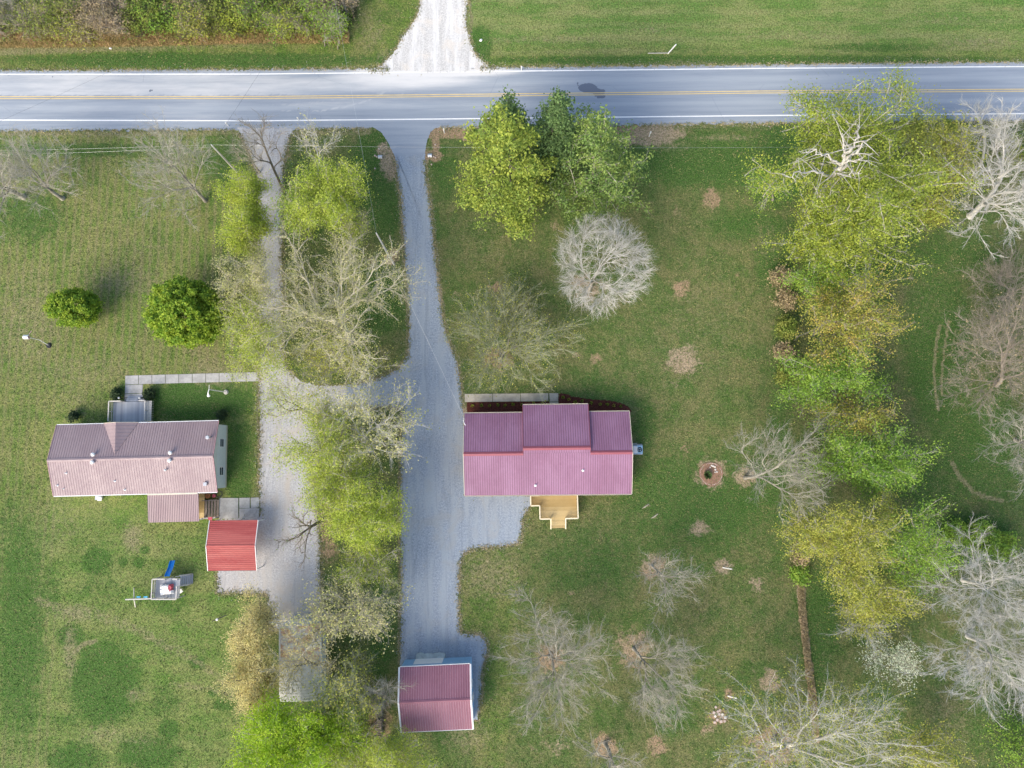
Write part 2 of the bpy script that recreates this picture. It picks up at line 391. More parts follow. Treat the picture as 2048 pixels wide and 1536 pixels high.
def grid_axis(lo, hi, step, reach):
    c = np.arange(lo, hi+step/2, step); out = []; s = step; x = hi
    while x < reach: s *= 1.35; x += s; out.append(x)
    neg = []; s = step; x = lo
    while x > -reach: s *= 1.35; x -= s; neg.append(x)
    return np.array(neg[::-1]+list(c)+out)
gx = grid_axis(-84, 84, 0.3, 900); gy = grid_axis(-56, 76, 0.3, 900)
X, Y = np.meshgrid(gx, gy); px, py = PX(X.ravel(), Y.ravel())
far = (np.abs(X.ravel()) > 110) | (np.abs(Y.ravel()) > 110)
px = np.clip(px, -3000, 5000); py = np.clip(py, -3000, 4000)
A = np.zeros((len(px), 4), np.float32); B = np.zeros((len(px), 4), np.float32)
def blob(x, y, rx, ry=None, s=1.0, soft=0.5, rot=0.0):
    ry = ry or rx; dx, dy = px-x, py-y
    c, q = math.cos(rot), math.sin(rot); u = (dx*c+dy*q)/rx; v = (-dx*q+dy*c)/ry
    return s*(1-smooth(np.hypot(u, v), 1-soft, 1+soft))
def put(arr, ch, v): arr[:, ch] = np.maximum(arr[:, ch], v)
def strip(pts, w, s=1.0, soft=0.6):
    return s*(1-smooth(dist(px, py, np.array(pts, float), False), w*(1-soft), w*(1+soft)))
# A: red dirt / tan dry grass / lush dark grass ; B: stripes N-S / stripes E-W / pale field / olive brown lawn
for b in [(1215,1395,0,0),(1423,398,17,19),(1353,421,9,11,.5),(990,575,14,14,.8),(1362,577,15,17),(1366,722,30,28),(1348,770,8,8,.6),(1190,715,14,10,.75),(1155,712,12,8,.6),
    (910,592,8,8,.6),(946,598,7,7,.6),(783,514,15,15,1.1),(743,525,13,12,.7),(1305,1133,24,22,1.0),(1446,1133,15,14,1.15),(1514,1166,15,15,.8),(1400,1058,20,15,.8),
    (1541,1361,20,22,.95),(1520,1350,26,14,.45),(1457,1388,10,12,1.0),(1437,1432,18,18,.95),(1100,1316,28,26,1.0),(1268,1296,34,36,.9),(1210,1492,22,24,1.0),
    (1313,1493,18,20,.9),(1550,1490,48,40,.9),(1415,1460,20,12,.55),(1345,1440,26,20,.4),(1110,1490,32,22,.55),(1065,1500,12,8,.5),(1175,575,36,30,.7),(1110,452,12,10,.5),(995,720,34,20,.85),(1370,896,10,9,.6),
    (1490,953,20,18,1.05),(1422,948,26,26,1.1),(1303,1123,15,13,.6),(780,325,16,28,1.4),(766,300,11,14,1.1),(900,265,50,10,1.4),(867,312,16,11,1.1),(945,267,40,11,1.4),(872,285,8,20,1.1),
    (1290,268,60,19,1.6),(1225,262,30,9,1.1),(1465,295,14,6,.4),(1520,255,26,6,.5),(760,1440,22,50,.9),(745,1410,14,20,.7),(870,860,12,12,.0),(650,1060,16,60,.7),(660,1100,20,30,.7),(1345,1130,8,8,.6),
    (1345,350,10,8,.0),(930,830,16,20,.9),(1880,1080,22,10,.7),(1085,1110,10,8,.4),(1142,1188,7,5,.6),(1510,495,8,8,.3),(1476,550,5,12,.4),(1320,740,0,0)]:
    if b[2] > 0: put(A, 0, blob(b[0], b[1], b[2]*1.1, b[3]*1.1, b[4] if len(b) > 4 else 1.0, 0.8))
put(A, 0, strip([(1595,1090),(1598,1135)], 9, 0.95)); put(A, 0, strip([(1601,1165),(1606,1240),(1617,1330),(1628,1420),(1632,1480)], 8, 1.15, .35))
BX = [(265,1077,22,30,.8),(240,560,90,40,.55),(60,640,90,120,.5),(160,740,150,40,.45),(300,500,60,30,.4),(430,740,60,40,.7),(400,700,30,20,.6),(200,470,160,200,.25),(120,1040,60,60,.4),
    (150,1225,50,20,.7),(140,1300,16,60,.7),(270,1390,20,16,.6),(205,1470,60,22,.5),(280,1480,40,22,.4),(255,540,60,30,.4),(980,1150,70,55,.65),(1000,1400,60,40,.35),(930,1470,60,40,.6),(1090,1250,80,50,.45),
    (1180,1300,60,60,.4),(1440,1240,120,80,.3),(1400,640,150,170,.32),(1100,520,150,60,.3),(960,480,70,80,.35),(1380,130,120,12,.5),(1100,80,160,10,.45),(1600,70,160,12,.45),(1950,85,100,14,.6),(1300,60,60,8,.5),(1900,40,90,16,.4),
    (1650,1330,30,60,.3),(1900,1430,70,60,.45),(1480,840,100,120,.2),(740,60,40,50,.5),(770,110,20,14,.5),(1850,620,60,80,.35),(1800,560,40,50,.35),(1340,290,60,16,.5),(1450,275,80,8,.6),(1530,480,30,50,.45),
    (150,800,60,60,.4),(60,560,60,60,.4),(190,1020,60,30,.3),(200,500,140,30,.3),(300,590,40,20,.35),(1330,1010,3,3,.0),(1295,1012,7,3,.9),(1310,1033,7,3,.9),(1455,1455,14,10,.5),(1700,1380,40,30,.3),(1980,960,40,30,.3)]
for b in BX: put(A, 1, blob(b[0], b[1], b[2], b[3], b[4], 0.8))
for pts, w, s in [([(77,1202),(130,1222),(200,1230),(280,1262),(330,1290),(384,1316)],12,.55),([(384,1316),(430,1350),(500,1412)],8,.55),([(345,1370),(410,1375),(480,1398)],8,.5),([(150,1302),(168,1288),(190,1282)],5,.9),
    ([(1876,820),(1870,770),(1868,740),(1872,690),(1880,650)],2.6,1.15),([(1884,790),(1884,740),(1890,690),(1898,640)],2.4,1.0),([(1905,700),(1912,660)],2,.7),([(1905,925),(1920,955),(1945,982),(1975,996),(2005,1000)],4.5,.95),([(0,268),(300,268),(470,266)],5,.7),([(300,90),(0,100)],12,.8),([(300,92),(520,80),(650,60)],14,.55),
    ([(560,270),(740,264)],6,.7),([(1340,255),(1560,250)],4,.5),([(938,0),(944,40),(938,80)],4,.8)]: put(A, 1, strip(pts, w, s))
for b in [(209,1366,72,88,1),(195,1122,34,30,.9),(140,1272,32,24,.9),(338,1460,22,24,.9),(245,1124,10,10,1),(278,1126,13,11,1),(290,1100,12,9,.9),(297,1506,70,40,.9),(150,1520,60,40,.8),(40,1250,60,260,.75),(100,1180,26,60,.6),
    (130,1440,30,16,.6),(340,1200,50,40,.6),(200,1175,60,30,.5),(395,1325,18,14,.9),(450,1410,30,14,.8),(330,1400,44,40,.55),(425,1385,10,10,.8),(150,300,260,16,.7),(60,430,80,60,.7),(450,320,60,70,.7),(650,330,150,40,.0),(400,800,110,45,1),
    (260,840,60,24,.8),(170,830,20,20,.6),(480,930,30,110,.8),(745,340,50,90,1),(770,420,40,60,.9),(760,600,50,80,.8),(890,340,30,60,.7),(875,450,16,40,.6),(1400,320,170,60,.9),(1560,330,70,100,.8),(1500,450,90,40,.7),(1540,540,40,60,.7),
    (1560,900,30,300,.6),(1850,520,200,60,.6),(1880,700,70,160,1),(1960,900,120,140,.7),(1850,950,100,100,.6),(1940,1080,100,50,1.1),(1400,1000,200,120,.7),(1290,850,30,60,.6),(1380,1120,120,60,.5),(1200,1120,140,80,.55),(900,1470,40,40,.8),(980,1380,16,30,.8),
    (760,1250,26,120,.8),(1200,780,100,50,.55),(1500,1380,90,60,.5),(1350,1440,50,40,.7),(1640,1250,40,150,.8),(1760,1420,60,60,.6),(400,120,420,16,.9),(1500,120,600,10,.9),(1400,100,80,8,.5),(1750,95,160,10,.7),(960,90,26,40,.9),
    (180,1090,60,30,.4),(20,1060,30,80,.6),(900,780,20,16,.8),(430,350,40,60,.5),(1980,1460,80,80,.5),(2020,1480,60,60,.7),(790,120,50,10,.8),(1320,1380,40,30,.6),(850,1460,30,30,.5),(1130,1110,50,30,.5)]:
    put(A, 2, blob(b[0], b[1], b[2], b[3], b[4], 0.7))
lawnL = inside(px, py, closed([(-900,263),(515,262),(515,2400),(-900,2400)]))
stripes = lawnL & (py < 830); B[:, 0] = np.where(stripes, 1-smooth(py, 700, 860), 0)
put(B, 0, np.where(lawnL & (px < 110), 0.6, 0).astype(np.float32))
north = (py < R_N(px)); nr = north & (px > 930); nl = north & (px < 860)
B[:, 1] = np.where(nr, 1.0, 0)
B[:, 2] = np.where(nr, 0.75*(1-smooth(py, 70, 130))+0.1, np.where(lawnL, 0.30*smooth(py, 980, 1100)+0.18, 0))
B[:, 3] = np.where(north | lawnL, 0.0, np.where(px > 1500, 0.85, 0.72))
B[:, 3] *= 1-0.55*inside(px, py, closed([(920,1095),(1000,1100),(1040,1150),(1010,1536),(950,1536),(918,1270)]))
# frayed earth along the edges of the drives and the road
for poly, w, s in ((MAIN, 12, .85), (LEFT, 12, .7), (NORTH, 9, .7)):
    d = dist(px, py, poly); v = s*(1-smooth(d, 1.5, w)); A[:, 1] = np.maximum(A[:, 1], v*0.9)
put(A, 0, np.where(py > 250, 0.5, 0)*(1-smooth(dist(px, py, MAIN), 1.5, 7)))
dS = np.abs(py-R_S(px)); put(A, 1, 0.5*(1-smooth(dS, 2, 9)))
wood = (nl & (px < 690)); hedge = smooth(88-py+6*np.sin(px*0.05)-np.clip((px-560)*0.25, 0, 60), -6, 12)*(px < 715)
C3 = np.where(north, hedge, 0)*smooth(py, -160, -60)*smooth(px, -500, -250)        # brushy bank
for arr in (A, B): arr[far] *= 0.0   # beyond the photo: plain pasture
B[far, 3] = 0.5; B[far, 2] = 0.35
nx, ny = len(gx), len(gy)
zz = np.zeros(nx*ny)
V = np.stack([X.ravel(), Y.ravel(), zz], 1)
ii, jj = np.meshgrid(np.arange(nx-1), np.arange(ny-1)); q0 = (jj*nx+ii).ravel()
gme = quads_mesh('ground', V, np.stack([q0, q0+1, q0+nx+1, q0+nx], 1))
for nm, arr in (('maskA', A), ('maskB', B)):
    at = gme.attributes.new(nm, 'FLOAT_COLOR', 'POINT'); at.data.foreach_set('color', np.clip(arr, 0, 2).astype(np.float32).ravel())
at = gme.attributes.new('hedge', 'FLOAT', 'POINT'); at.data.foreach_set('value', C3.astype(np.float32))

def ground_mat():
    t = NT('lawn', 0.95, 0.1)
    s1 = t.sep(t.attr('maskA').outputs['Color']); aB = t.attr('maskB'); s2 = t.sep(aB.outputs['Color']); al = aB.outputs['Alpha']
    big = t.noise(0.07, 4, 0.6); mid = t.noise(0.45, 5, 0.65); sm = t.noise(2.2, 4, 0.7); fine = t.noise(8.0, 2, 0.7); edge = t.noise(1.1, 5, 0.75)
    # base lawn: green to olive
    g = t.mix(t.ramp(t.math('ADD', t.math('MULTIPLY', mid, 0.65), t.math('MULTIPLY', big, 0.35)), 0.42, 0.58), (0.145,0.24,0.036), (0.29,0.30,0.088))
    ol = t.mix(t.ramp(t.math('ADD', t.math('MULTIPLY', mid, 0.65), t.math('MULTIPLY', big, 0.35)), 0.43, 0.57), (0.084,0.140,0.043), (0.172,0.176,0.074))
    g = t.mix(al, g, ol)
    m2 = t.noise(1.5, 6, 0.8); m3 = t.noise(0.22, 6, 0.72, vec=t.scale(t.pos, (1.1,1,1)), dist=0.6)
    g = t.mix(t.ramp(m3, 0.50, 0.62, 0.0, 0.55), g, t.mix(al, (0.28,0.25,0.10), (0.19,0.165,0.078)))
    g = t.mix(t.ramp(m3, 0.38, 0.48, 0.55, 0.0), g, (0.056,0.138,0.020))
    g = t.mix(t.ramp(m2, 0.38, 0.50, 0.6, 0.0), g, (0.050,0.088,0.024))
    g = t.mix(t.ramp(m2, 0.52, 0.66, 0.0, 0.55), g, t.mix(al, (0.27,0.255,0.115), (0.215,0.20,0.105)))
    g = t.mix(t.math('MULTIPLY', t.ramp(t.noise(0.9, 6, 0.75), 0.54, 0.64), 0.7), g, (0.052,0.125,0.020))
    g = t.mix(t.math('MULTIPLY', t.ramp(t.noise(0.7, 7, 0.8, vec=t.scale(t.pos, (1.2,0.9,1))), 0.53, 0.68), 0.6), g, (0.27,0.235,0.125))
    pf = t.mix(t.ramp(t.noise(0.3, 5, 0.65, vec=t.scale(t.pos, (0.35,1.3,1))), 0.40, 0.60), (0.14,0.27,0.055), (0.29,0.34,0.115))
    g = t.mix(s2[2], g, pf)
    # mowing lines
    sp = t.n('ShaderNodeSeparateXYZ'); t.put(sp.inputs[0], t.pos)
    wob = t.math('MULTIPLY', t.noise(0.12, 3), 4.5)
    sx = t.math('SINE', t.math('ADD', t.math('MULTIPLY', sp.outputs[0], 5.6), wob))
    sxx = t.math('MULTIPLY', t.ramp(t.math('ADD', sx, t.math('MULTIPLY', t.noise(0.9, 5, 0.8, vec=t.scale(t.pos, (1,0.5,1))), 3.2)), 1.3, 2.6), s2[0])
    g = t.mix(t.math('MULTIPLY', sxx, 0.6), g, (0.30,0.26,0.13))
    sy = t.math('SINE', t.math('ADD', t.math('MULTIPLY', sp.outputs[1], 3.1), wob))
    syy = t.math('MULTIPLY', t.ramp(t.math('ADD', sy, t.math('MULTIPLY', t.noise(0.5, 5, 0.8, vec=t.scale(t.pos, (0.3,1.6,1))), 2.8)), 1.2, 2.6), s2[1])
    g = t.mix(t.math('MULTIPLY', syy, 0.30), g, (0.34,0.32,0.15))
    # lush patches
    lf = t.ramp(t.math('ADD', s1[2], t.math('MULTIPLY', t.math('SUBTRACT', edge, 0.5), 1.5)), 0.25, 0.75)
    lush = t.mix(t.ramp(sm, 0.3, 0.7), (0.036,0.115,0.018), (0.072,0.165,0.030))
    lushL = t.mix(s2[2], lush, (0.062,0.165,0.024))
    g = t.mix(t.math('MULTIPLY', lf, 0.88), g, lushL)
    # straw
    tf = t.ramp(t.math('ADD', s1[1], t.math('MULTIPLY', t.math('SUBTRACT', t.noise(1.6, 7, 0.82), 0.5), 2.6)), 0.25, 0.85)
    g = t.mix(t.math('MULTIPLY', tf, 0.8), g, t.mix(t.ramp(sm, 0.3, 0.7), (0.40,0.335,0.20), (0.26,0.225,0.12)))
    # bare earth and bark rings
    df = t.ramp(t.math('ADD', t.math('ADD', s1[0], t.math('MULTIPLY', t.math('SUBTRACT', t.noise(0.75, 3, 0.6), 0.5), 1.5)), t.math('MULTIPLY', t.math('SUBTRACT', t.noise(1.8, 7, 0.85), 0.5), 2.2)), 0.36, 0.84)
    dirt = t.mix(t.ramp(t.noise(0.05, 2), 0.45, 0.55), t.mix(t.ramp(sm, 0.3, 0.7), (0.47,0.32,0.205), (0.37,0.25,0.155)), t.mix(t.ramp(sm, 0.3, 0.7), (0.49,0.375,0.255), (0.39,0.295,0.195)))
    g = t.mix(df, g, dirt)
    hd = t.mix(t.ramp(t.noise(0.9, 6, 0.75), 0.4, 0.62), (0.075,0.085,0.032), (0.20,0.15,0.08))
    g = t.mix(t.attr('hedge').outputs['Fac'], g, hd)
    g = t.mix(t.ramp(t.noise(2.6, 5, 0.85), 0.36, 0.50, 0.5, 0.0), g, (0.040,0.070,0.020))
    # grain of the blades: dark gaps, straw tips
    g = t.mix(t.ramp(t.noise(4.5, 5, 0.85), 0.38, 0.58, 0.7, 0.0), g, (0.022,0.038,0.012))
    g = t.mix(t.ramp(t.noise(5.5, 4, 0.85, vec=t.scale(t.pos, (1,1.1,1))), 0.52, 0.68, 0.0, 0.6), g, (0.38,0.36,0.19))
    t.color(g); t.bump(t.math('ADD', fine, sm), 0.9, 0.10)
    return t.m
link('ground', gme, ground_mat()); tag(bpy.data.objects['ground'], kind='structure')

# ---- paved and gravelled sheets: fine grid cut to the outline, wavy border
def sheet(name, poly, z, m, step=0.28, wav=0.0, attrs=None, seed=3):
    pts = poly
    if wav > 0:
        rng = np.random.default_rng(seed); out = []
        for i in range(len(pts)):
            a, b = pts[i], pts[(i+1) % len(pts)]; n = max(1, int(np.hypot(*(b-a))/2.2)); d = (b-a)/(np.hypot(*(b-a))+1e-9)
            for k in range(n):
                p = a+(b-a)*k/n; o = rng.normal()*wav if 0 < k else 0; out.append(p+np.array([-d[1], d[0]])*o)
        pts = np.array(out)
    W = np.array([G(p[0], p[1], z) for p in pts])
    o = MB().poly(W).build(name, m); return tag(o, kind='structure')
def gravel(name, c1, c2, c3, blue=None):
    t = NT(name, 0.95, 0.15)
    a = t.mix(t.ramp(t.noise(4.5, 6, 0.85), 0.38, 0.62), tuple(q*.86 for q in c1), tuple(q*1.12 for q in c2))
    a = t.mix(t.math('MULTIPLY', t.ramp(t.noise(0.35, 4, 0.6, vec=t.scale(t.pos, (2.6,0.35,1))), 0.42, 0.62), 0.8), a, c3)
    a = t.mix(t.math('MULTIPLY', t.ramp(t.noise(0.5, 5, 0.7, vec=t.scale(t.pos, (2.2,0.2,1)), dist=1.0), 0.50, 0.66), 0.35), a, tuple(q*.72 for q in c1))
    a = t.mix(t.ramp(t.noise(0.28, 6, 0.7, dist=0.8), 0.50, 0.66, 0.0, 0.45), a, tuple(q*w for q, w in zip(c3, (.98,.88,.76))))
    a = t.mix(t.ramp(t.noise(16.0, 2, 0.8), 0.58, 0.72, 0.0, 0.4), a, (0.66,0.68,0.70))
    a = t.mix(t.ramp(t.noise(1.3, 6, 0.8), 0.62, 0.74, 0.0, 0.35), a, tuple(c*1.35 for c in c3))
    a = t.mix(t.ramp(t.vor(3.4)[1], 0.04, 0.09, 0.25, 0.0), a, (0.8,0.8,0.8))
    a = t.mix(t.ramp(t.noise(11.0, 3, 0.8, vec=t.scale(t.pos, (1.2,1,1))), 0.56, 0.74, 0.0, 0.35), a, (0.10,0.11,0.13))
    t.color(a); t.bump(t.noise(14.0, 3, 0.8), 0.6, 0.04); return t.m
M['blue_gravel'] = gravel('blue_grey_gravel', (0.215,0.255,0.305), (0.305,0.35,0.40), (0.31,0.35,0.385))
M['grey_gravel'] = gravel('grey_gravel', (0.33,0.335,0.34), (0.46,0.455,0.45), (0.43,0.41,0.38))
M['white_gravel'] = gravel('pale_gravel', (0.46,0.445,0.42), (0.60,0.585,0.55), (0.70,0.69,0.66))
def asphalt(name, road=False):
    t = NT(name, 0.9, 0.25)
    a = t.mix(t.ramp(t.noise(1.2, 5, 0.6, vec=t.scale(t.pos, (0.06,1.4,1))), 0.35, 0.65), (0.205,0.245,0.295), (0.265,0.305,0.35))
    a = t.mix(t.ramp(t.noise(14.0, 3, 0.8), 0.3, 0.7, 0.0, 0.3), a, (0.40,0.42,0.44))
    if road:
        at = t.attr('mask'); s = t.sep(at.outputs['Color'])
        # polished wheel tracks
        a = t.mix(t.math('MULTIPLY', s[1], 0.6), a, (0.345,0.38,0.415))
        dust = t.ramp(t.math('ADD', s[0], t.math('MULTIPLY', t.math('SUBTRACT', t.noise(0.5, 5, 0.7, vec=t.scale(t.pos, (0.2,1.6,1))), 0.5), 0.9)), 0.12, 1.15)
        a = t.mix(dust, a, (0.62,0.61,0.585))
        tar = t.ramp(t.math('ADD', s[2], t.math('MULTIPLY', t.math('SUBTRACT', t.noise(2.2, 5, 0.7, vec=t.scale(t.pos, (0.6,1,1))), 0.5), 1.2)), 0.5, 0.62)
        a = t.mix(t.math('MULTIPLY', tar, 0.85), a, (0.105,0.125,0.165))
        ck = t.n('ShaderNodeTexVoronoi', feature='DISTANCE_TO_EDGE'); t.put(ck.inputs['Vector'], t.scale(t.pos, (0.05,0.33,1))); ck.inputs['Scale'].default_value = 1.0
        a = t.mix(t.ramp(ck.outputs['Distance'], 0.0, 0.005, 0.18, 0.0), a, (0.10,0.12,0.15))
        a = t.mix(t.math('MULTIPLY', t.ramp(t.noise(0.6, 6, 0.7, vec=t.scale(t.pos, (0.06,2.5,1))), 0.6, 0.68), 0.25), a, (0.15,0.18,0.22))
    t.color(a); t.bump(t.noise(18.0, 3, 0.8), 0.3, 0.02); return t.m
M['road'] = asphalt('road_asphalt', True); M['apron'] = asphalt('apron_asphalt')
M['line_white'] = simple('white_road_paint', (0.78,0.78,0.76), 0.7, 0.08, 1.5, fine=9)
M['line_yellow'] = simple('yellow_road_paint', (0.60,0.46,0.22), 0.7, 0.12, 1.0, fine=9)

xs = np.concatenate([np.linspace(-1400, -60, 50), np.arange(-50, 2100, 5.0), np.linspace(2110, 3500, 50)])
def road_row(f): return np.array([G(x, y, 0.004)[:2] for x, y in zip(xs, f(xs))])
rN, rS = road_row(R_N), road_row(R_S)
rngr = np.random.default_rng(5)
rN[:,1] += rngr.normal(size=len(xs))*0.10; rS[:,1] += rngr.normal(size=len(xs))*0.12
K = 40; rows = [rS+(rN-rS)*k/K for k in range(K+1)]
RV = np.concatenate(rows); RV3 = np.concatenate([RV, np.full((len(RV),1), 0.004)], 1)
n = len(xs); ii, jj = np.meshgrid(np.arange(n-1), np.arange(K)); q0 = (jj*n+ii).ravel()
rme = quads_mesh('road', RV3, np.stack([q0, q0+1, q0+n+1, q0+n], 1))
rx_, ry_ = PX(RV[:,0], RV[:,1]); mk = np.zeros((len(RV), 4), np.float32)
px, py = rx_, ry_
dust = np.maximum.reduce([blob(865,142,150,12,1.6,.6), blob(810,158,150,20,1.0,.8), blob(720,172,180,12,.6,.8), blob(620,168,420,17,.55,.8), blob(250,170,520,20,.45,.7), blob(700,205,220,15,.34,.9), blob(1000,165,130,12,.3,.9), blob(870,160,60,14,.6,.9),
    0.55*smooth(px, 760, 500)*(py < R_Y(px)-4)*(py > R_WN(px)), 0.22*(py > R_Y(px))*(px < 480)+0*px,
    strip([(820,164),(790,176),(760,190),(730,203),(690,214),(640,222),(560,222)],1.3,.50), strip([(830,160),(800,172),(762,186),(700,196),(600,208),(520,212)],1.2,.42), strip([(805,160),(800,175),(806,192)],1.0,.4)])
shoulder = np.maximum(0.38*(py < R_WN(px)-2), 0.22*(py > R_WS(px)+3)); dust = np.maximum(dust, shoulder)
mk[:,0] = dust
lane = lambda c, w: np.exp(-((py-c)/w)**2)
mk[:,1] = np.clip(lane(R_WN(px)+22, 7)+lane(R_Y(px)+21, 6)+0.5*lane(R_WN(px)+38, 4), 0, 1)
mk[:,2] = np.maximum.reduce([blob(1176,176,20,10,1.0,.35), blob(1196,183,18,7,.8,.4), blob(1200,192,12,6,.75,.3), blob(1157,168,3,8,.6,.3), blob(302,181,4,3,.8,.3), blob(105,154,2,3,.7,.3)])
at = rme.attributes.new('mask', 'FLOAT_COLOR', 'POINT'); at.data.foreach_set('color', mk.ravel())
tag(link('road', rme, M['road']), kind='structure')
def road_line(name, f, off, w, m):
    a = np.array([G(x, y, 0.008) for x, y in zip(xs, f(xs)+off)]); mb = MB()
    L = [(p[0], p[1]-w/2, 0.008) for p in a]; U = [(p[0], p[1]+w/2, 0.008) for p in a]
    nn = len(mb.v); mb.v += L+U; k = len(L)
    mb.f += [(i, i+1, k+i+1, k+i) for i in range(k-1)]
    tag(mb.build(name, m), kind='structure')
road_line('road_edge_line', R_WN, 0, 0.17, M['line_white']); road_line('road_edge_line', R_WS, 0, 0.17, M['line_white'])
road_line('road_centre_line', R_Y, -2.0, 0.14, M['line_yellow']); road_line('road_centre_line', R_Y, 2.0, 0.14, M['line_yellow'])
sheet('driveway', MAIN, 0.010, M['blue_gravel'], wav=1.1)
sheet('driveway', LEFT, 0.014, M['grey_gravel'], wav=1.3, seed=8)
sheet('driveway_apron', APRON, 0.020, M['apron'], wav=0.4, seed=4)
sheet('gravel_track', NORTH, 0.018, M['white_gravel'], wav=1.2, seed=9)
sheet('gravel_spill', closed([(815,138),(840,132),(880,130),(930,131),(952,138),(935,142),(900,144),(860,145),(825,142)]), 0.024, M['white_gravel'], wav=1.3, seed=12)
# concrete
def concrete(name, c, joint=None):
    t = NT(name, 0.9, 0.2); a = t.mix(t.ramp(t.noise(0.9, 5, 0.7), 0.35, 0.65), tuple(q*0.8 for q in c), tuple(q*1.12 for q in c))
    a = t.mix(t.ramp(t.noise(7, 3, 0.8), 0.55, 0.75, 0, 0.35), a, tuple(q*0.55 for q in c)); t.color(a); return t.m
M['conc'] = concrete('weathered_concrete', (0.42,0.41,0.39)); M['conc2'] = concrete('stained_concrete', (0.38,0.38,0.36)); M['conc3'] = concrete('buff_concrete', (0.44,0.40,0.32))
def slabs(name, quads, z, m):
    """each quad is one poured slab; thin joints stay open between them"""
    mb = MB()
    for q in quads:
        c = np.mean(q, 0); P = [G(*(c+(np.array(p)-c)*np.array([1-1.0/max(8,abs(p[0]-c[0])*2), 1-0.0])), z) for p in q]; mb.slab(P, 0.06)
    tag(mb.build(name, m), kind='structure')
def run(x0, x1, yt0, yt1, yb0, yb1, n):
    out = []
    for i in range(n):
        a, b = i/n, (i+1)/n; X0, X1 = x0+(x1-x0)*a, x0+(x1-x0)*b
        out.append([(X0, yt0+(yt1-yt0)*a), (X1, yt0+(yt1-yt0)*b), (X1, yb0+(yb1-yb0)*b), (X0, yb0+(yb1-yb0)*a)])
    return out
slabs('front_path', run(250, 519, 751.5, 744, 769, 762, 10) + [[(250,770),(286,769),(285,786),(249,787)], [(249,788),(285,787),(285,802),(248,802)]], 0.05, M['conc'])
slabs('side_patio', [[(438,996),(477,996),(477,1037),(438,1038)], [(478,996),(500,995.5),(500,1016),(478,1016)], [(501,995.5),(519,995),(519,1015),(501,1016)], [(478,1017),(519,1016),(518,1036),(478,1037)]], 0.07, M['conc2'])
slabs('house_path', run(929, 1097, 788, 786.5, 804, 802, 3) + [[(1098,786.5),(1117,786.5),(1117,803),(1099,803)], [(1099,804),(1117,804),(1117,812),(1099,812)]], 0.05, M['conc3'])
t = NT('red_brown_mulch', 0.95, 0.1)
t.color(t.mix(t.ramp(t.noise(6, 4, 0.8), 0.35, 0.65), (0.055,0.018,0.014), (0.13,0.045,0.032))); t.bump(t.noise(9, 4, 0.8), 1.0, 0.1); M['mulch'] = t.m
sheet('mulch_bed', closed([(933,804),(1098,803),(1099,812),(1099,840),(935,840)]), 0.030, M['mulch'], wav=0.5, seed=2)
sheet('mulch_bed', closed([(1117,787),(1127,787),(1150,794),(1180,798),(1215,801),(1240,805),(1255,812),(1262,820),(1260,832),(1117,832)]), 0.034, M['mulch'], wav=0.8, seed=3)

# ------------------------------------------------------------------ building materials
def roofmat(name, c, c2, rough=0.55, spec=0.35, sc=(0.6, 0.25, 1)):
    t = NT(name, rough, spec)
    a = t.mix(t.ramp(t.noise(0.5, 4, 0.6, vec=t.scale(t.tc.outputs['Object'], sc)), 0.35, 0.65), c, c2)
    a = t.mix(t.ramp(t.noise(3.0, 5, 0.75), 0.5, 0.8, 0.0, 0.3), a, tuple(min(1, q*1.35+0.03) for q in c2))
    t.color(a); t.put(t.b.inputs['Roughness'], t.ramp(t.noise(2, 4), 0.3, 0.7, rough-0.08, rough+0.15)); return t.m
M['roof_mauve'] = roofmat('faded_mauve_metal_roof', (0.285,0.21,0.215), (0.33,0.25,0.25))
M['roof_porch'] = roofmat('dusty_mauve_metal_roof', (0.345,0.245,0.24), (0.40,0.295,0.28))
M['roof_maroon'] = roofmat('maroon_metal_roof', (0.25,0.125,0.195), (0.305,0.165,0.25))
M['ridge_maroon'] = simple('maroon_ridge_cap', (0.27,0.075,0.095), 0.45, 0.1, spec=0.4)
M['roof_plum'] = roofmat('plum_metal_roof', (0.235,0.095,0.125), (0.29,0.125,0.16))
M['roof_red'] = roofmat('bright_red_metal_roof', (0.36,0.06,0.055), (0.47,0.12,0.10), sc=(0.2,1.6,1))
M['seam_mauve'] = simple('mauve_roof_seam', (0.25,0.18,0.185), .55, .15, 2, spec=.3); M['seam_maroon'] = simple('maroon_roof_seam', (0.17,0.075,0.105), .55, .15, 2, spec=.3); M['seam_plum'] = simple('plum_roof_seam', (0.42,0.24,0.29), .5, .15, 2, spec=.3); M['seam_red'] = simple('red_roof_seam', (0.19,0.035,0.04), .55, .2, 2, spec=.3)  # mauve and maroon seams coloured darker, standing in for shading on the ribs
M['white'] = simple('white_trim', (0.78,0.77,0.74), 0.5, 0.06, 3)
M['cream'] = simple('cream_trim', (0.66,0.60,0.47), 0.6, 0.1, 3)
M['siding'] = simple('pale_vinyl_siding', (0.66,0.70,0.66), 0.55, 0.06, 2)
M['blue_siding'] = simple('light_blue_siding', (0.30,0.47,0.60), 0.6, 0.08, 2)
M['brick'] = simple('tan_brick', (0.36,0.24,0.17), 0.9, 0.25, 6)
M['glass'] = simple('window_glass', (0.05,0.07,0.08), 0.08, 0.2, 3, spec=0.6)
M['galv'] = simple('galvanised_metal', (0.55,0.56,0.57), 0.4, 0.15, 5, spec=0.5, metal=0.5)
M['dark'] = simple('dark_metal', (0.03,0.03,0.035), 0.5, 0.3, 5)
M['steel'] = simple('white_painted_steel', (0.72,0.72,0.70), 0.45, 0.1, 5)
M['rust'] = simple('rusty_steel', (0.28,0.12,0.05), 0.9, 0.35, 5)
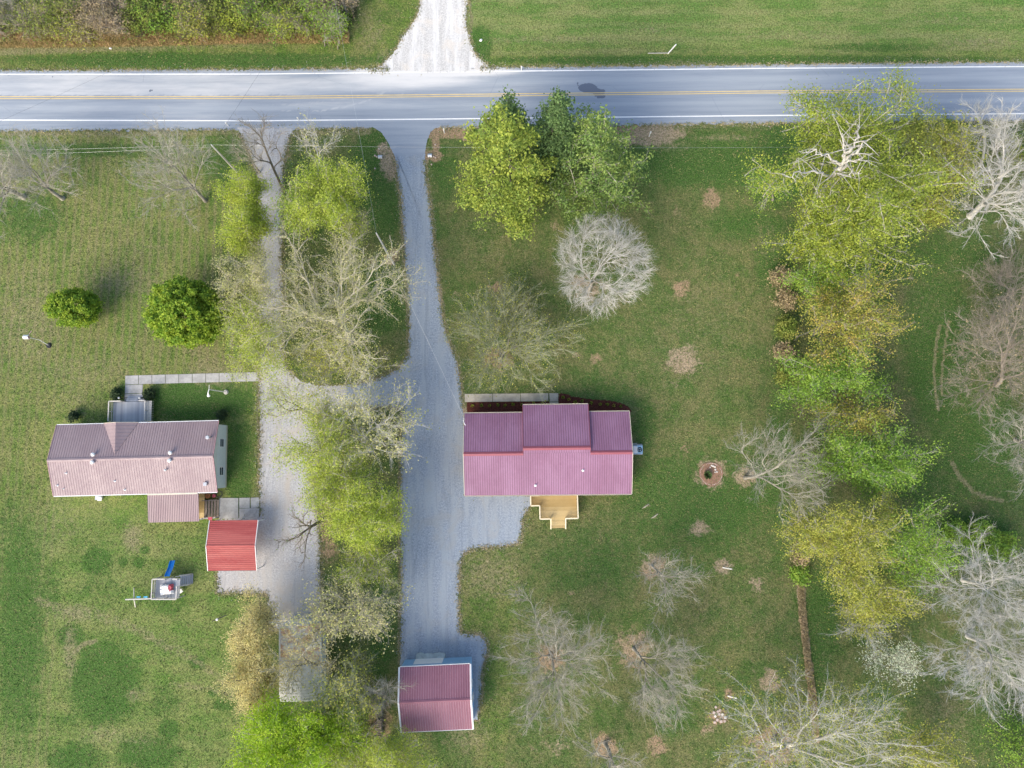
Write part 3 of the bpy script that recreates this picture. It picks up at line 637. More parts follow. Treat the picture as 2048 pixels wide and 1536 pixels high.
def wood(name, c, c2, sc=(1,8,8)):
    t = NT(name, 0.85, 0.15); a = t.mix(t.ramp(t.noise(1.5, 5, 0.7, vec=t.scale(t.tc.outputs['Object'], sc)), 0.35, 0.65), c, c2)
    t.color(a); return t.m
def boardwood(name, c, c2, pitch, axis):
    t = NT(name, 0.85, 0.15); sp = t.n('ShaderNodeSeparateXYZ'); t.put(sp.inputs[0], t.tc.outputs['Object']); wn_ = t.n('ShaderNodeTexWhiteNoise', noise_dimensions='1D'); t.put(wn_.inputs['W'], t.math('FLOOR', t.math('DIVIDE', sp.outputs[axis], pitch)))
    a = t.mix(t.math('ADD', t.math('MULTIPLY', wn_.outputs['Value'], .75), t.math('MULTIPLY', t.noise(1.5, 4, .7), .25)), c, c2); t.color(a); return t.m
M['wood_new'] = boardwood('new_pine_boards', (0.34,0.23,0.085), (0.72,0.56,0.29), .51, 1)
M['wood_new_plain'] = wood('new_yellow_pine', (0.52,0.37,0.14), (0.64,0.48,0.21), (0.6,5,5))
M['wood_rail'] = wood('pale_pine_rail', (0.72,0.62,0.42), (0.80,0.71,0.52))
M['wood_grey'] = boardwood('silver_grey_boards', (0.27,0.285,0.31), (0.46,0.475,0.50), .29, 0)
M['wood_greyrail'] = wood('weathered_rail', (0.50,0.47,0.41), (0.62,0.58,0.52))
M['wood_brown'] = wood('weathered_brown_boards', (0.20,0.165,0.13), (0.30,0.25,0.20), (6,1,6))
M['blue'] = simple('blue_plastic', (0.01,0.22,0.62), 0.35, 0.15, 2, spec=0.4)
M['ltblue'] = simple('sky_blue_plastic', (0.08,0.42,0.66), 0.4, 0.15, 2, spec=0.4)
M['red_cloth'] = simple('faded_red_cloth', (0.45,0.10,0.12), 0.9, 0.4, 3)
M['pink_cloth'] = simple('faded_pink_cloth', (0.55,0.33,0.34), 0.9, 0.3, 6)
M['acblue'] = simple('blue_grey_metal_cover', (0.28,0.45,0.60), 0.5, 0.25, 4)
M['rubber'] = simple('black_rubber', (0.02,0.02,0.02), 0.8, 0.2, 4)
M['stone'] = simple('white_stone', (0.62,0.58,0.52), 0.9, 0.25, 3)
M['pinkstone'] = simple('pinkish_paver', (0.50,0.40,0.35), 0.9, 0.25, 3)
M['log'] = simple('cut_grey_log', (0.26,0.22,0.18), 0.95, 0.5, 4)
M['tarp'] = simple('grey_tin_sheet', (0.40,0.44,0.42), 0.7, 0.25, 2)

class Frame:
    """local frame of a building laid over pixel measurements: x runs along its north eave"""
    def __init__(s, pxO, pxE, z):
        a, b = G(*pxO, z), G(*pxE, z); s.o = a*[1,1,0]; d = b-a; s.a = math.atan2(d[1], d[0])
        s.c, s.s = math.cos(s.a), math.sin(s.a)
    def L(s, px, py, z):
        p = G(px, py, z)-s.o; return np.array([p[0]*s.c+p[1]*s.s, -p[0]*s.s+p[1]*s.c, z])
def ribs(mb, e0, e1, r1, r0, spacing, w=0.05, h=0.035):
    """raised seams running from the eave e0-e1 up to the ridge r0-r1"""
    e0, e1, r0, r1 = map(np.array, (e0, e1, r0, r1)); n = max(2, int(np.linalg.norm(e1-e0)/spacing)); ax = (e1-e0)/np.linalg.norm(e1-e0)*w/2
    for i in range(n+1):
        t = min(max(i/n, 0.004), 0.996); a = e0+(e1-e0)*t; b = r0+(r1-r0)*t; up = np.array([0,0,h])
        k = len(mb.v); mb.v += [tuple(a-ax), tuple(a-ax*.5+up), tuple(a+ax*.5+up), tuple(a+ax), tuple(b-ax), tuple(b-ax*.5+up), tuple(b+ax*.5+up), tuple(b+ax)]
        mb.alt += range(len(mb.f), len(mb.f)+3)
        mb.f += [(k,k+1,k+5,k+4), (k+1,k+2,k+6,k+5), (k+2,k+3,k+7,k+6), (k,k+3,k+2,k+1), (k+4,k+5,k+6,k+7)]
    return mb
def window(parent, x, y, z, w, h, nx, ny, trim='white'):
    """framed window on a wall whose outward direction is nx, ny"""
    tx, ty = -ny, nx
    def box(mb, u0, u1, z0, z1, d0, d1):
        P = [(x+tx*u+nx*d, y+ty*u+ny*d) for u, d in ((u0,d0),(u1,d0),(u1,d1),(u0,d1))]; mb.prism(P, z0, z1)
    f = MB(); t = 0.08
    box(f, -w/2-t, w/2+t, z+h, z+h+t, 0.004, 0.06); box(f, -w/2-t, w/2+t, z-t, z, 0.004, 0.08)
    box(f, -w/2-t, -w/2, z, z+h, 0.004, 0.06); box(f, w/2, w/2+t, z, z+h, 0.004, 0.06); box(f, -w/2, w/2, z+h/2-0.02, z+h/2+0.02, 0.008, 0.05)
    o = f.build('window', M[trim], parent)
    g = MB(); box(g, -w/2, w/2, z, z+h/2-0.02, 0.006, 0.03); box(g, -w/2, w/2, z+h/2+0.02, z+h, 0.006, 0.02); g.build('pane', M['glass'], o)
def door(parent, x, y, z, w, h, nx, ny, m='white'):
    tx, ty = -ny, nx; f = MB()
    P = [(x+tx*u+nx*d, y+ty*u+ny*d) for u, d in ((-w/2,.004),(w/2,.004),(w/2,.05),(-w/2,.05))]; f.prism(P, z, z+h)
    o = f.build('door', M[m], parent)
    k = MB(); u = w/2-0.1; k.tube([(x+tx*u+nx*.05, y+ty*u+ny*.05, z+1), (x+tx*u+nx*.11, y+ty*u+ny*.11, z+1)], 0.03, 8); k.build('handle', M['galv'], o)
def gable_walls(mb, x0, x1, y0, y1, zb, ze, yr, zr):
    """four walls with gables at the two x ends, roof ridge along x at y = yr"""
    t = 0.14
    mb.box(x0, x1, y0, y0+t, zb, ze); mb.box(x0, x1, y1-t, y1, zb, ze)
    for a, b in ((x0, x0+t), (x1-t, x1)):
        ya, yb = y0+t, y1-t
        P = [(ya,zb),(yb,zb),(yb,ze),(yr,zr),(ya,ze)]
        n = len(mb.v); mb.v += [(a,p[0],p[1]) for p in P]+[(b,p[0],p[1]) for p in P]
        mb.f += [(n+4,n+3,n+2,n+1,n), (n+5,n+6,n+7,n+8,n+9)]+[(n+i, n+(i+1) % 5, n+5+(i+1) % 5, n+5+i) for i in range(5)]

# ------------------------------------------------------------------ the mauve-roofed house on the left
ZE, ZR = 3.0, 4.5
fr = Frame((113,850), (437,841.5), ZE)
hA = thing('house', 'long low house with a faded mauve metal roof and white east gable wall', 'house', fr.o, fr.a)
xw = (fr.L(113,850,ZE)[0]+fr.L(107,991,ZE)[0])/2; xe = (fr.L(437,841.5,ZE)[0]+fr.L(434,985,ZE)[0])/2
yn = fr.L(275,846,ZE)[1]; ys = fr.L(270,988,ZE)[1]; yr = (yn+ys)/2
w = MB(); gable_walls(w, xw+0.3, xe-0.1, ys+0.45, yn-0.45, 0, ZE-0.12, yr, ZR-0.16); wA = w.build('wall', M['siding'], hA)
lb = MB()
for k in range(14): lb.box(xe-0.1, xe-0.085, ys+0.5, yn-0.5, 0.2+k*0.2, 0.215+k*0.2)
lb.build('siding_boards', M['white'], hA)
r = MB(); th = 0.10
r.solid([(xw,yn,ZE),(xe,yn,ZE),(xe,yr,ZR),(xw,yr,ZR)][::-1], [(xw,yn,ZE-th),(xe,yn,ZE-th),(xe,yr,ZR-th),(xw,yr,ZR-th)][::-1])
r.solid([(xw,ys,ZE),(xe,ys,ZE),(xe,yr,ZR),(xw,yr,ZR)], [(xw,ys,ZE-th),(xe,ys,ZE-th),(xe,yr,ZR-th),(xw,yr,ZR-th)])
ribs(r, (xw,yn,ZE), (xe,yn,ZE), (xe,yr,ZR), (xw,yr,ZR), 0.33, .045, .022); ribs(r, (xw,ys,ZE), (xe,ys,ZE), (xe,yr,ZR), (xw,yr,ZR), 0.33, .045, .022)
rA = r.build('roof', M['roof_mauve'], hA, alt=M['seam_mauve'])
c = MB(); c.solid([(xw-.02,yr-.22,ZR-.01),(xe+.02,yr-.22,ZR-.01),(xe+.02,yr,ZR+.08),(xw-.02,yr,ZR+.08)], [(xw-.02,yr-.22,ZR-.05),(xe+.02,yr-.22,ZR-.05),(xe+.02,yr,ZR+.0),(xw-.02,yr,ZR+.0)])
c.solid([(xw-.02,yr,ZR+.078),(xe+.02,yr,ZR+.078),(xe+.02,yr+.22,ZR-.01),(xw-.02,yr+.22,ZR-.01)], [(xw-.02,yr,ZR),(xe+.02,yr,ZR),(xe+.02,yr+.22,ZR-.05),(xw-.02,yr+.22,ZR-.05)])
c.build('ridge_cap', M['roof_mauve'], rA)
rk = MB()
for x in (xw, xe):
    for y in (ys, yn):
        s_ = 1 if x == xe else -1
        rk = MB(); rk.bar((x+s_*.03, y, ZE-.04), (x+s_*.03, yr, ZR-.04), 0.05, 0.16); rk.build('rake_trim', M['pink_cloth'], rA)
g = MB(); g.box(xw, xe, yn+.005, yn+.11, ZE-.13, ZE-.03); g.build('gutter', M['white'], rA); g = MB(); g.box(xw, xe, ys-.11, ys-.005, ZE-.13, ZE-.03); g.build('gutter', M['white'], rA)
# cross gable over the deck
xl, xr_, xm = fr.L(208,846.5,ZE)[0], fr.L(277,845,ZE)[0], fr.L(232,846,ZR-.2)[0]
zc_ = ZR-0.18; hw = (xr_-xl)/2; xm2 = xm
d = MB(); e = 0.035
yo = yn+0.06
def onroof(x, z): return (x, yr+(yn-yr)*(ZR-z)/(ZR-ZE), z+e)
d.poly([(xl,yo,ZE+e), (xm2,yo,zc_+e), (xm2, onroof(0,zc_)[1], zc_+e)]); d.poly([(xr_,yo,ZE+e), (xm2, onroof(0,zc_)[1], zc_+e), (xm2,yo,zc_+e)])
for sgn, xa in ((1, xl), (-1, xr_)):
    A0, A1 = np.array([xa,yo,ZE+e]), np.array([xm2,yo,zc_+e]); AP = np.array([xm2, onroof(0,zc_)[1], zc_+e])
    nn = 9
    for k in range(1, nn):
        t_ = k/nn; a = A1+(AP-A1)*t_; b = A0+(AP-A0)*t_; d.bar(a+[0,0,.015], b+[0,0,.015], 0.05, 0.03)
d.build('cross_gable_roof', M['roof_mauve'], rA)
tri = MB(); P0 = [(xl+.25,yn-.35), (xr_-.25,yn-.35)]
nn = 0; tri.solid([(xl+.2,yn-.3,ZE-.1),(xr_-.2,yn-.3,ZE-.1),(xm2,yn-.3,zc_-.12)], [(xl+.2,yn-.42,ZE-.1),(xr_-.2,yn-.42,ZE-.1),(xm2,yn-.42,zc_-.12)]); tri.build('gable_wall', M['siding'], hA)
tr_ = MB(); tr_.bar((xl-.02,yo+.03,ZE),(xm2,yo+.03,zc_),.05,.14); tr_.build('rake_trim', M['cream'], rA); tr_ = MB(); tr_.bar((xr_+.02,yo+.03,ZE),(xm2,yo+.03,zc_),.05,.14); tr_.build('rake_trim', M['cream'], rA)
def roofz(y, x0=None): return ZR-(ZR-ZE)*abs(y-yr)/(yn-yr)
def vent(parent, fr, px, py, kind, zf, s=1.0):
    z = 4.2
    for _ in range(4): p = fr.L(px, py, z); z = zf(p[1])
    x, y = p[0], p[1]; mb = MB()
    if kind == 'turbine':
        mb.cyl(x,y,z-.1,z+.22,.13*s,14); mb.tube([(x,y,z+.22),(x,y,z+.30),(x,y,z+.42),(x,y,z+.5),(x,y,z+.54)], [.14*s,.24*s,.26*s,.17*s,.03],16)
        for k in range(12):
            a = k*math.pi/6; mb.bar((x+.25*s*math.cos(a), y+.25*s*math.sin(a), z+.28), (x+.2*s*math.cos(a+.3), y+.2*s*math.sin(a+.3), z+.48), .02)
        return mb.build('roof_vent', M['steel'], parent)
    if kind == 'pipe':
        mb.tube([(x,y,z-.02),(x,y,z+.03),(x,y,z+.10)],[.16*s,.12*s,.06*s],12); mb.cyl(x,y,z+.1,z+.34,.05*s,10); return mb.build('vent_pipe', M['steel'], parent)
    if kind == 'box':
        mb.box(x-.17,x+.17,y-.17,y+.17,z-.1,z+.28); mb.box(x-.22,x+.22,y-.22,y+.22,z+.28,z+.33); return mb.build('chimney_cap', M['galv'], parent)
    if kind == 'flue':
        mb.cyl(x,y,z-.1,z+.9,.14,14); mb.cyl(x,y,z+.96,z+1.02,.26,14,.20); mb.cyl(x,y,z+.9,z+.96,.05,8); return mb.build('flue', M['galv'], parent)
for q in ((189,909,'turbine'),(187.5,924.5,'turbine'),(343,905.5,'turbine'),(341.5,921,'turbine'),(333,940,'turbine',.6),(412,968,'box'),(421,875,'flue'),
          (132.5,946,'pipe'),(115,970.5,'pipe'),(127.5,977.5,'pipe',.7),(230,962,'pipe'),(250,979,'pipe')): vent(rA, fr, q[0], q[1], q[2], roofz, q[3] if len(q) > 3 else 1.0)
for x in (3.2, 6.4, 13.5, 16.5, 20.0): window(hA, x, yn-.45, 1.0, 1.0, 1.15, 0, 1)
door(hA, fr.L(262,846,1)[0], yn-.45, .35, .95, 2.1, 0, 1)
for x in (2.5, 6.5, 10.0): window(hA, x, ys+.45, 1.0, 1.0, 1.15, 0, -1)
window(hA, xe-.1, (yn+ys)/2+1.8, 1.1, 1.0, 1.1, 1, 0); window(hA, xe-.1, (yn+ys)/2-2.0, 1.1, 1.0, 1.1, 1, 0)
sk = MB(); sk.box(xe-.09, xe-.03, ys+.5, yn-.5, 0, .35); sk.build('skirting', M['cream'], hA)
# rear porch of the same house
z0, z1 = 2.55, 2.95
pA, pB, pC, pD = fr.L(296,990,z1), fr.L(398,986.5,z1), fr.L(397,1043,z0), fr.L(295,1045,z0)
xa, xb, yt, yb = (pA[0]+pD[0])/2, (pB[0]+pC[0])/2, ys-.22, (pC[1]+pD[1])/2
r = MB(); r.slab([(xa,yt,z1),(xa,yb,z0),(xb,yb,z0),(xb,yt,z1)], .08); ribs(r, (xa,yb,z0),(xb,yb,z0),(xb,yt,z1),(xa,yt,z1), .23, .07, .04)
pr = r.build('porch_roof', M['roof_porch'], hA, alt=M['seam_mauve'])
f = MB(); f.box(xa,xb-.1,yt+.005,yt+.2,z1-.10,z1+.035); f.build('flashing', M['cream'], pr)
for k in range(5):
    p = MB(); x = xa+.15+(xb-xa-.3)*k/4; p.box(x-.06,x+.06,yb+.15,yb+.27,0,z0-.08); p.build('post', M['white'], hA)
xc = fr.L(408,1010,.8)[0]
f = MB(); f.box(xa+.1,xc,yb+.1,ys+.4,.62,.72); f.box(xa+.1,xc,yb+.1,yb+.16,.1,.62); f.build('porch_floor', M['wood_new'], hA)
# back stairs: a grey timber stair down to the patio
xd = fr.L(437,1015,.3)[0]; ya, ybk = fr.L(420,1036,.5)[1], fr.L(420,1000,.5)[1]
stg = thing('back_stairs', 'weathered brown timber stairs with handrails between the rear porch and the concrete patio', 'stairs', (fr.o+np.array([fr.c*xc-fr.s*ya, fr.s*xc+fr.c*ya, 0])), fr.a)
nS = 5
for k in range(nS):
    s = MB(); a = (xd-xc)*k/nS; b = (xd-xc)*(k+1)/nS-.03
    for q in range(2): s.box(a+.02+(b-a)*q/2, a+(b-a)*(q+1)/2, .05, ybk-ya-.05, .66-.12*k-.04, .66-.12*k)
    s.build('step', M['wood_brown'], stg)
s = MB()
for y in (0.0, ybk-ya): s = MB(); s.bar((.0,y,.3),(xd-xc,y,.05),.05,.25); s.build('stringer', M['wood_brown'], stg)
for y in (0.0, ybk-ya):
    s = MB(); s.bar((0,y,1.55),(xd-xc,y,1.0),.09,.05); s.bar((0.05,y,.3),(0.05,y,1.53),.08); s.bar((xd-xc-.05,y,.0),(xd-xc-.05,y,1.0),.08); s.bar(((xd-xc)/2,y,.1),((xd-xc)/2,y,1.26),.06); s.bar((0,y,1.1),(xd-xc,y,.55),.05); s.build('handrail', M['wood_brown'], stg)
def at(px_, py_, z=0.0): return G(px_, py_, z)
# clutter beside the stairs
o = at(420,991,.0); c_ = thing('planter', 'rusty red planter tub against the back wall above the brown stairs', 'planter', (o[0],o[1],0)); MB().tube([(0,0,.0),(0,0,.35),(0,0,.7),(0,0,.72)],[.22,.28,.36,.30],14).build('tub', M['rust'], c_); MB().cyl(0,0,.6,.66,.29,14).build('soil', M['mulch'], c_)
o = at(431,991,.0); c_ = thing('planter', 'small red bucket beside the larger planter tub at the house corner', 'planter', (o[0],o[1],0)); MB().tube([(0,0,.0),(0,0,.5)],[.18,.25],12).build('tub', M['red_cloth'], c_); MB().tube([(-.24,0,.5),(-.2,0,.7),(0,0,.8),(.2,0,.7),(.24,0,.5)],.012,6).build('handle', M['dark'], c_)
o = at(441,988,.0); hr = MB()
hr.tube([(.42*math.cos(a), .42*math.sin(a), .12+.012*k) for k, a in enumerate(np.linspace(0, 6*math.pi, 60))], .022, 6); hz = hr.build('garden_hose', M['dark'], None, (0,0,0)); hz.location = (o[0],o[1],0); tag(hz, 'coiled black garden hose at the south-east corner of the mauve-roofed house', 'hose')
o = at(202,995,.0); b_ = thing('utility_box', 'grey utility box with white lid on the lawn behind the mauve-roofed house', 'utility box', (o[0],o[1],0)); MB().box(-.55,.3,-.3,.35,0,.45).build('housing', M['galv'], b_); MB().box(-.15,.42,-.42,.05,.46,.56).build('lid', M['white'], b_)

# front deck with railing and ramp
zd = .75; fd = Frame((225,803), (305,801), zd)
dk = thing('wooden_deck', 'silver grey board deck with pale railings in front of the mauve-roofed house', 'deck', fd.o, fd.a)
W_, D_ = fd.L(298,802,zd)[0], -fd.L(225,846,zd)[1]
b = MB(); n = 34
for k in range(n): b.box(.12+(W_-.24)*k/n, .12+(W_-.24)*(k+1)/n-.015, -D_, -.1, zd-.04, zd)
b.build('deck_boards', M['wood_grey'], dk)
b = MB(); b.box(.1,W_-.1,-D_,-.08,zd-.26,zd-.045); b.build('joist_frame', M['wood_brown'], dk)
def rail(parent, pts, z0, m, gap=None, post=1.2, wtop=.14, h=.95):
    mb = MB()
    for a, b in zip(pts, pts[1:]):
        a, b = np.array(a, float), np.array(b, float); L = np.linalg.norm(b-a); mb.bar((*a,z0+h),(*b,z0+h),wtop,.045); mb.bar((*a,z0+.15),(*b,z0+.15),.05,.08)
        n = max(1, int(L/.14))
        for k in range(1, n): p = a+(b-a)*k/n; mb.bar((*p,z0+.15),(*p,z0+h-.02),.035)
        n = max(1, int(round(L/post)))
        for k in range(n+1): p = a+(b-a)*k/n; mb.bar((*p,z0-.3),(*p,z0+h+.0),.09)
    return mb.build('railing', m, parent)
xg0, xg1 = fd.L(249,802,zd)[0], fd.L(285,801,zd)[0]
rail(dk, [(0.05,-D_+.2),(.05,-.05),(xg0,-.05)], zd, M['wood_greyrail']); rail(dk, [(xg1,-.05),(W_-.05,-.05),(W_-.05,-D_+.2)], zd, M['wood_greyrail'])
# slatted bench along the east side
bn = MB(); x0 = W_+.02
for k in range(3): bn.box(x0+.02+.2*k, x0+.19+.2*k, -D_+.1, -.1, zd+.4, zd+.44)
bn.build('bench_slats', M['wood_greyrail'], dk)
bn = MB()
for k in range(12): bn.box(x0, x0+.62, -D_+.15+(D_-.3)*k/11, -D_+.21+(D_-.3)*k/11, zd-.1, zd+.47)
bn.build('bench_frame', M['wood_greyrail'], dk)
for k in range(3):
    s = MB(); s.box(xg0+.05, xg1-.05, -.05+.28*k, -.05+.28*(k+1)-.02, zd-.2*(k+1)-.04, zd-.2*(k+1)); s.build('step', M['wood_grey'], dk)
for xq, lab in ((fr.L(238.5,796,1.0), 'west'), (fr.L(281,797,1.0), 'east')): pass
for i, (a, lab) in enumerate((((238.5,796),'white globe path light at the west side of the deck steps'), ((280,796),'white globe path light at the east side of the deck steps'))):
    o = at(*a, .9); l = thing('path_light', lab, 'path light', (o[0],o[1],0), group='path lights by the deck steps'); MB().cyl(0,0,0,.85,.04,8).build('post', M['dark'], l); MB().tube([(0,0,.85),(0,0,.9),(0,0,1.0),(0,0,1.1),(0,0,1.15)],[.05,.12,.15,.11,.02],12).build('lamp_globe', M['white'], l)
for i, (pts, lab) in enumerate((([(244,803),(249,795),(251,803)],'black wrought iron handrail on the west side of the deck steps'), ([(277,802),(278,795),(284,794),(285,802)],'black wrought iron handrail on the east side of the deck steps'))):
    o = at(*pts[0], 0); mb = MB(); P = [at(*q, 1.2 if j % 2 == 0 else .95)-[o[0],o[1],0] for j, q in enumerate(pts)]
    mb.tube(P, .03, 6); [mb.tube([(p[0],p[1],0),tuple(p)], .022, 6) for p in P]; q = mb.build('handrail', M['dark']); q.location = (o[0],o[1],0); tag(q, lab, 'handrail', 'iron handrails by the deck steps')

# ------------------------------------------------------------------ red carport
ZE, ZR = 2.7, 3.5
fc = Frame((419.5,1041), (516,1040), ZE)
cp = thing('carport', 'open carport with a bright red ribbed metal roof and white rake trim', 'carport', fc.o, fc.a)
x1 = (fc.L(516,1040,ZE)[0]+fc.L(513,1141,ZE)[0])/2; ys_ = fc.L(465,1141.5,ZE)[1]; yr_ = ys_/2
for nm, ya_, sg in (('roof_panel', 0, 1), ('roof_panel', ys_, -1)):
    r = MB(); r.slab([(0,ya_,ZE),(0,yr_,ZR),(x1,yr_,ZR),(x1,ya_,ZE)] if sg < 0 else [(0,yr_,ZR),(0,ya_,ZE),(x1,ya_,ZE),(x1,yr_,ZR)], .05)
    for k in range(13):
        t_ = (k+.4)/13; y = ya_+(yr_-ya_)*t_; z = ZE+(ZR-ZE)*t_; r.bar((0.02,y,z+.012),(x1-.02,y,z+.012),.09,.035); nf = len(r.f); r.bar((0.02,y-.075,z+.008-.0),(x1-.02,y-.075,z+.008),.035,.02); r.alt += range(nf, len(r.f))
    r.build(nm, M['roof_red'], cp, alt=M['seam_red'])
r = MB(); r.bar((0,yr_,ZR+.02),(x1,yr_,ZR+.02),.2,.05); r.build('ridge_cap', M['roof_red'], cp)
for x in (-.03, x1+.03):
    for y in (0, ys_): r = MB(); r.bar((x,y,ZE-.02),(x,yr_,ZR-.02),.08,.12); r.build('rake_trim', M['white'], cp)
for x in (.15, x1/2, x1-.15):
    for y in (-.15, ys_+.15): p = MB(); p.box(x-.05,x+.05,y-.05,y+.05,0,ZE-.06); p.build('post', M['white'], cp)
for x in (.15, x1/2, x1-.15): r = MB(); r.bar((x,-.15,ZE-.11),(x,ys_+.15,ZE-.11),.05,.08); r.build('tie_beam', M['white'], cp)
o = at(415,1037,1.6); q = MB(); q.bar((-1.0,0,1.5),(1.0,.1,1.62),.05); q.bar((-.9,0,0),(-.9,0,1.5),.05); q.bar((.9,.1,0),(.9,.1,1.6),.05)
rr_ = thing('towel_rail', 'pale rail with a red and white cloth over it behind the red carport', 'towel rail', (o[0],o[1],0)); q.build('rail', M['white'], rr_)
q = MB(); q.slab([(.1,-.2,1.66),(.1,.18,1.68),(.7,.2,1.69),(.65,-.25,1.67)],.03); q.build('cloth', M['red_cloth'], rr_)

# ------------------------------------------------------------------ maroon-roofed house in the middle
ZE, ZR = 3.0, 4.75
fm = Frame((929,827.5), (1258,823.5), ZE)
hM = thing('house', 'house with a stepped maroon metal roof and cream trim, yellow deck on its south side', 'house', fm.o, fm.a)
L = fm.L; x0 = (L(929,827.5,ZE)[0]+L(929,991,ZE)[0])/2; x1 = (L(1258,823.5,ZE)[0]+L(1264,988.5,ZE)[0])/2
yn = L(1000,826,ZE)[1]; ys = L(1095,989.5,ZE)[1]; yrW = L(985,907.5,ZR)[1]; 
xc0, xc1 = L(1046,850,3.6)[0], L(1178,850,3.6)[0]
slope = (ZR-ZE)/(yrW-ys); ync = L(1110,809.5,ZE-.1)[1]
yrC = yrW+0.62*(ync-yn); 
for _ in range(5): ZC = ZE+slope*(yrC-ys); yrC = L(1112,896,ZC)[1]
ZC = ZE+slope*(yrC-ys); ZNC = ZE+.0
def quadslab(mb, e0, e1, r1, r0, th=.12):
    P = [np.array(p, float) for p in (e0, e1, r1, r0)]; nrm = np.cross(P[1]-P[0], P[3]-P[0]); P = P if nrm[2] > 0 else P[::-1]; mb.slab([tuple(p) for p in P], th); return mb
r = MB(); e = .004
quadslab(r, (x0,ys,ZE),(x1,ys,ZE),(x1,yrW,ZR),(x0,yrW,ZR)); ribs(r, (x0,ys,ZE),(x1,ys,ZE),(x1,yrW,ZR),(x0,yrW,ZR), .30, .05, .03)
quadslab(r, (xc0,yrW+.01,ZR+slope*.01),(xc1,yrW+.01,ZR+slope*.01),(xc1,yrC,ZC),(xc0,yrC,ZC)); ribs(r, (xc0,yrW+.01,ZR),(xc1,yrW+.01,ZR),(xc1,yrC,ZC),(xc0,yrC,ZC), .30, .05, .03)
for a, b in ((x0, xc0-.01), (xc1+.01, x1)):
    quadslab(r, (a,yn,ZE),(b,yn,ZE),(b,yrW,ZR),(a,yrW,ZR)); ribs(r, (a,yn,ZE),(b,yn,ZE),(b,yrW,ZR),(a,yrW,ZR), .30, .05, .03)
quadslab(r, (xc0,ync,ZNC),(xc1,ync,ZNC),(xc1,yrC,ZC),(xc0,yrC,ZC)); ribs(r, (xc0,ync,ZNC),(xc1,ync,ZNC),(xc1,yrC,ZC),(xc0,yrC,ZC), .30, .05, .03)
rM = r.build('roof', M['roof_maroon'], hM, alt=M['seam_maroon'])
c = MB(); 
for a, b, y, z in ((x0, xc0-.01, yrW, ZR), (xc1+.01, x1, yrW, ZR), (xc0, xc1, yrC, ZC)):
    quadslab(c, (a,y-.26,z-.05),(b,y-.26,z-.05),(b,y,z+.075),(a,y,z+.075),.03); quadslab(c, (a,y+.26,z-.05),(b,y+.26,z-.05),(b,y+.001,z+.075),(a,y+.001,z+.075),.03)
c.build('ridge_cap', M['ridge_maroon'], rM)
for x in (x0-.03, x1+.03):
    for y in (ys, yn): c = MB(); c.bar((x,y,ZE-.05),(x,yrW,ZR-.05),.06,.15); c.build('rake_trim', M['cream'], rM)
c = MB(); c.bar((xc0-.03,ync,ZNC-.02),(xc0-.03,yrC,ZC-.02),.05,.12); c.bar((xc1+.03,ync,ZNC-.02),(xc1+.03,yrC,ZC-.02),.05,.12)
c.bar((xc0-.03,yrW,ZR-.02),(xc0-.03,yrC,ZC-.02),.05,.12); c.bar((xc1+.03,yrW,ZR-.02),(xc1+.03,yrC,ZC-.02),.05,.12); c.build('flashing', M['ridge_maroon'], rM)
def gutter(xa, xb, y, z, s):
    g = MB(); g.box(xa,xb,min(y,y+s*.12),max(y,y+s*.12),z-.14,z-.12); g.box(xa,xb,min(y+s*.10,y+s*.125),max(y+s*.10,y+s*.125),z-.14,z-.02); g.box(xa,xb,min(y+s*.004,y+s*.02),max(y+s*.004,y+s*.02),z-.14,z-.03); g.build('gutter', M['cream'], rM)
gutter(x0,x1,ys,ZE,-1); gutter(x0,xc0-.05,yn,ZE,1); gutter(xc1+.05,x1,yn,ZE,1); gutter(xc0,xc1,ync,ZNC,1)
w = MB(); gable_walls(w, x0+.35, x1-.35, ys+.4, yn-.4, 0, ZE-.14, yrW, ZR-.25); w.build('wall', M['brick'], hM)
w = MB(); 
for x in (xc0+.05, xc1-.17):
    P = [(yn-.2,ZE-.2),(ync-1.2,ZE-.2),(ync-1.2,ZE+.12),(yrC,ZC-.2),(yrW+.3,ZR-.3)]
    n_ = len(w.v); w.v += [(x,p[0],p[1]) for p in P]+[(x+.12,p[0],p[1]) for p in P]; w.f += [(n_+4,n_+3,n_+2,n_+1,n_),(n_+5,n_+6,n_+7,n_+8,n_+9)]+[(n_+i,n_+(i+1)%5,n_+5+(i+1)%5,n_+5+i) for i in range(5)]
w.build('upper_wall', M['cream'], hM)
for k in range(4): p = MB(); x = xc0+.3+(xc1-xc0-.6)*k/3; p.box(x-.09,x+.09,ync-.45,ync-.27,0,ZNC-.13); p.build('porch_post', M['white'], hM)
for x in (3.0, 6.0, 19.8, 22.0): 
    if x < x1-1: window(hM, x, yn-.4, 1.0, 1.1, 1.3, 0, 1)
for x in (3.0, 6.5, 18.5): window(hM, x, ys+.4, 1.0, 1.1, 1.3, 0, -1)
window(hM, (xc0+xc1)/2+1.8, yn-.4, 1.0, 1.3, 1.3, 0, 1); door(hM, (xc0+xc1)/2-.6, yn-.4, .15, .95, 2.1, 0, 1); window(hM, x1-.35, yrW-2.4, 1.0, 1.0, 1.2, 1, 0); window(hM, x0+.35, yrW+2, 1.0, 1.0, 1.2, -1, 0); door(hM, L(1095,990,1)[0], ys+.4, .6, 1.6, 2.1, 0, -1)
rz_ = lambda y: ZE+slope*(y-ys)
for q in ((1071,970.5),(1166,940.5)): vent(rM, fm, q[0], q[1], 'pipe', rz_, 1.25)
p = L(930,850,3.4); q = MB(); q.tube([(x0-.12,p[1]+.9,1.5),(x0-.12,p[1]+.9,3.6),(x0-.05,p[1]+.6,4.1),(x0+.1,p[1]+.1,4.2),(x0+.25,p[1]-.05,4.05)], .05, 8); q.build('electric_mast', M['white'], hM)
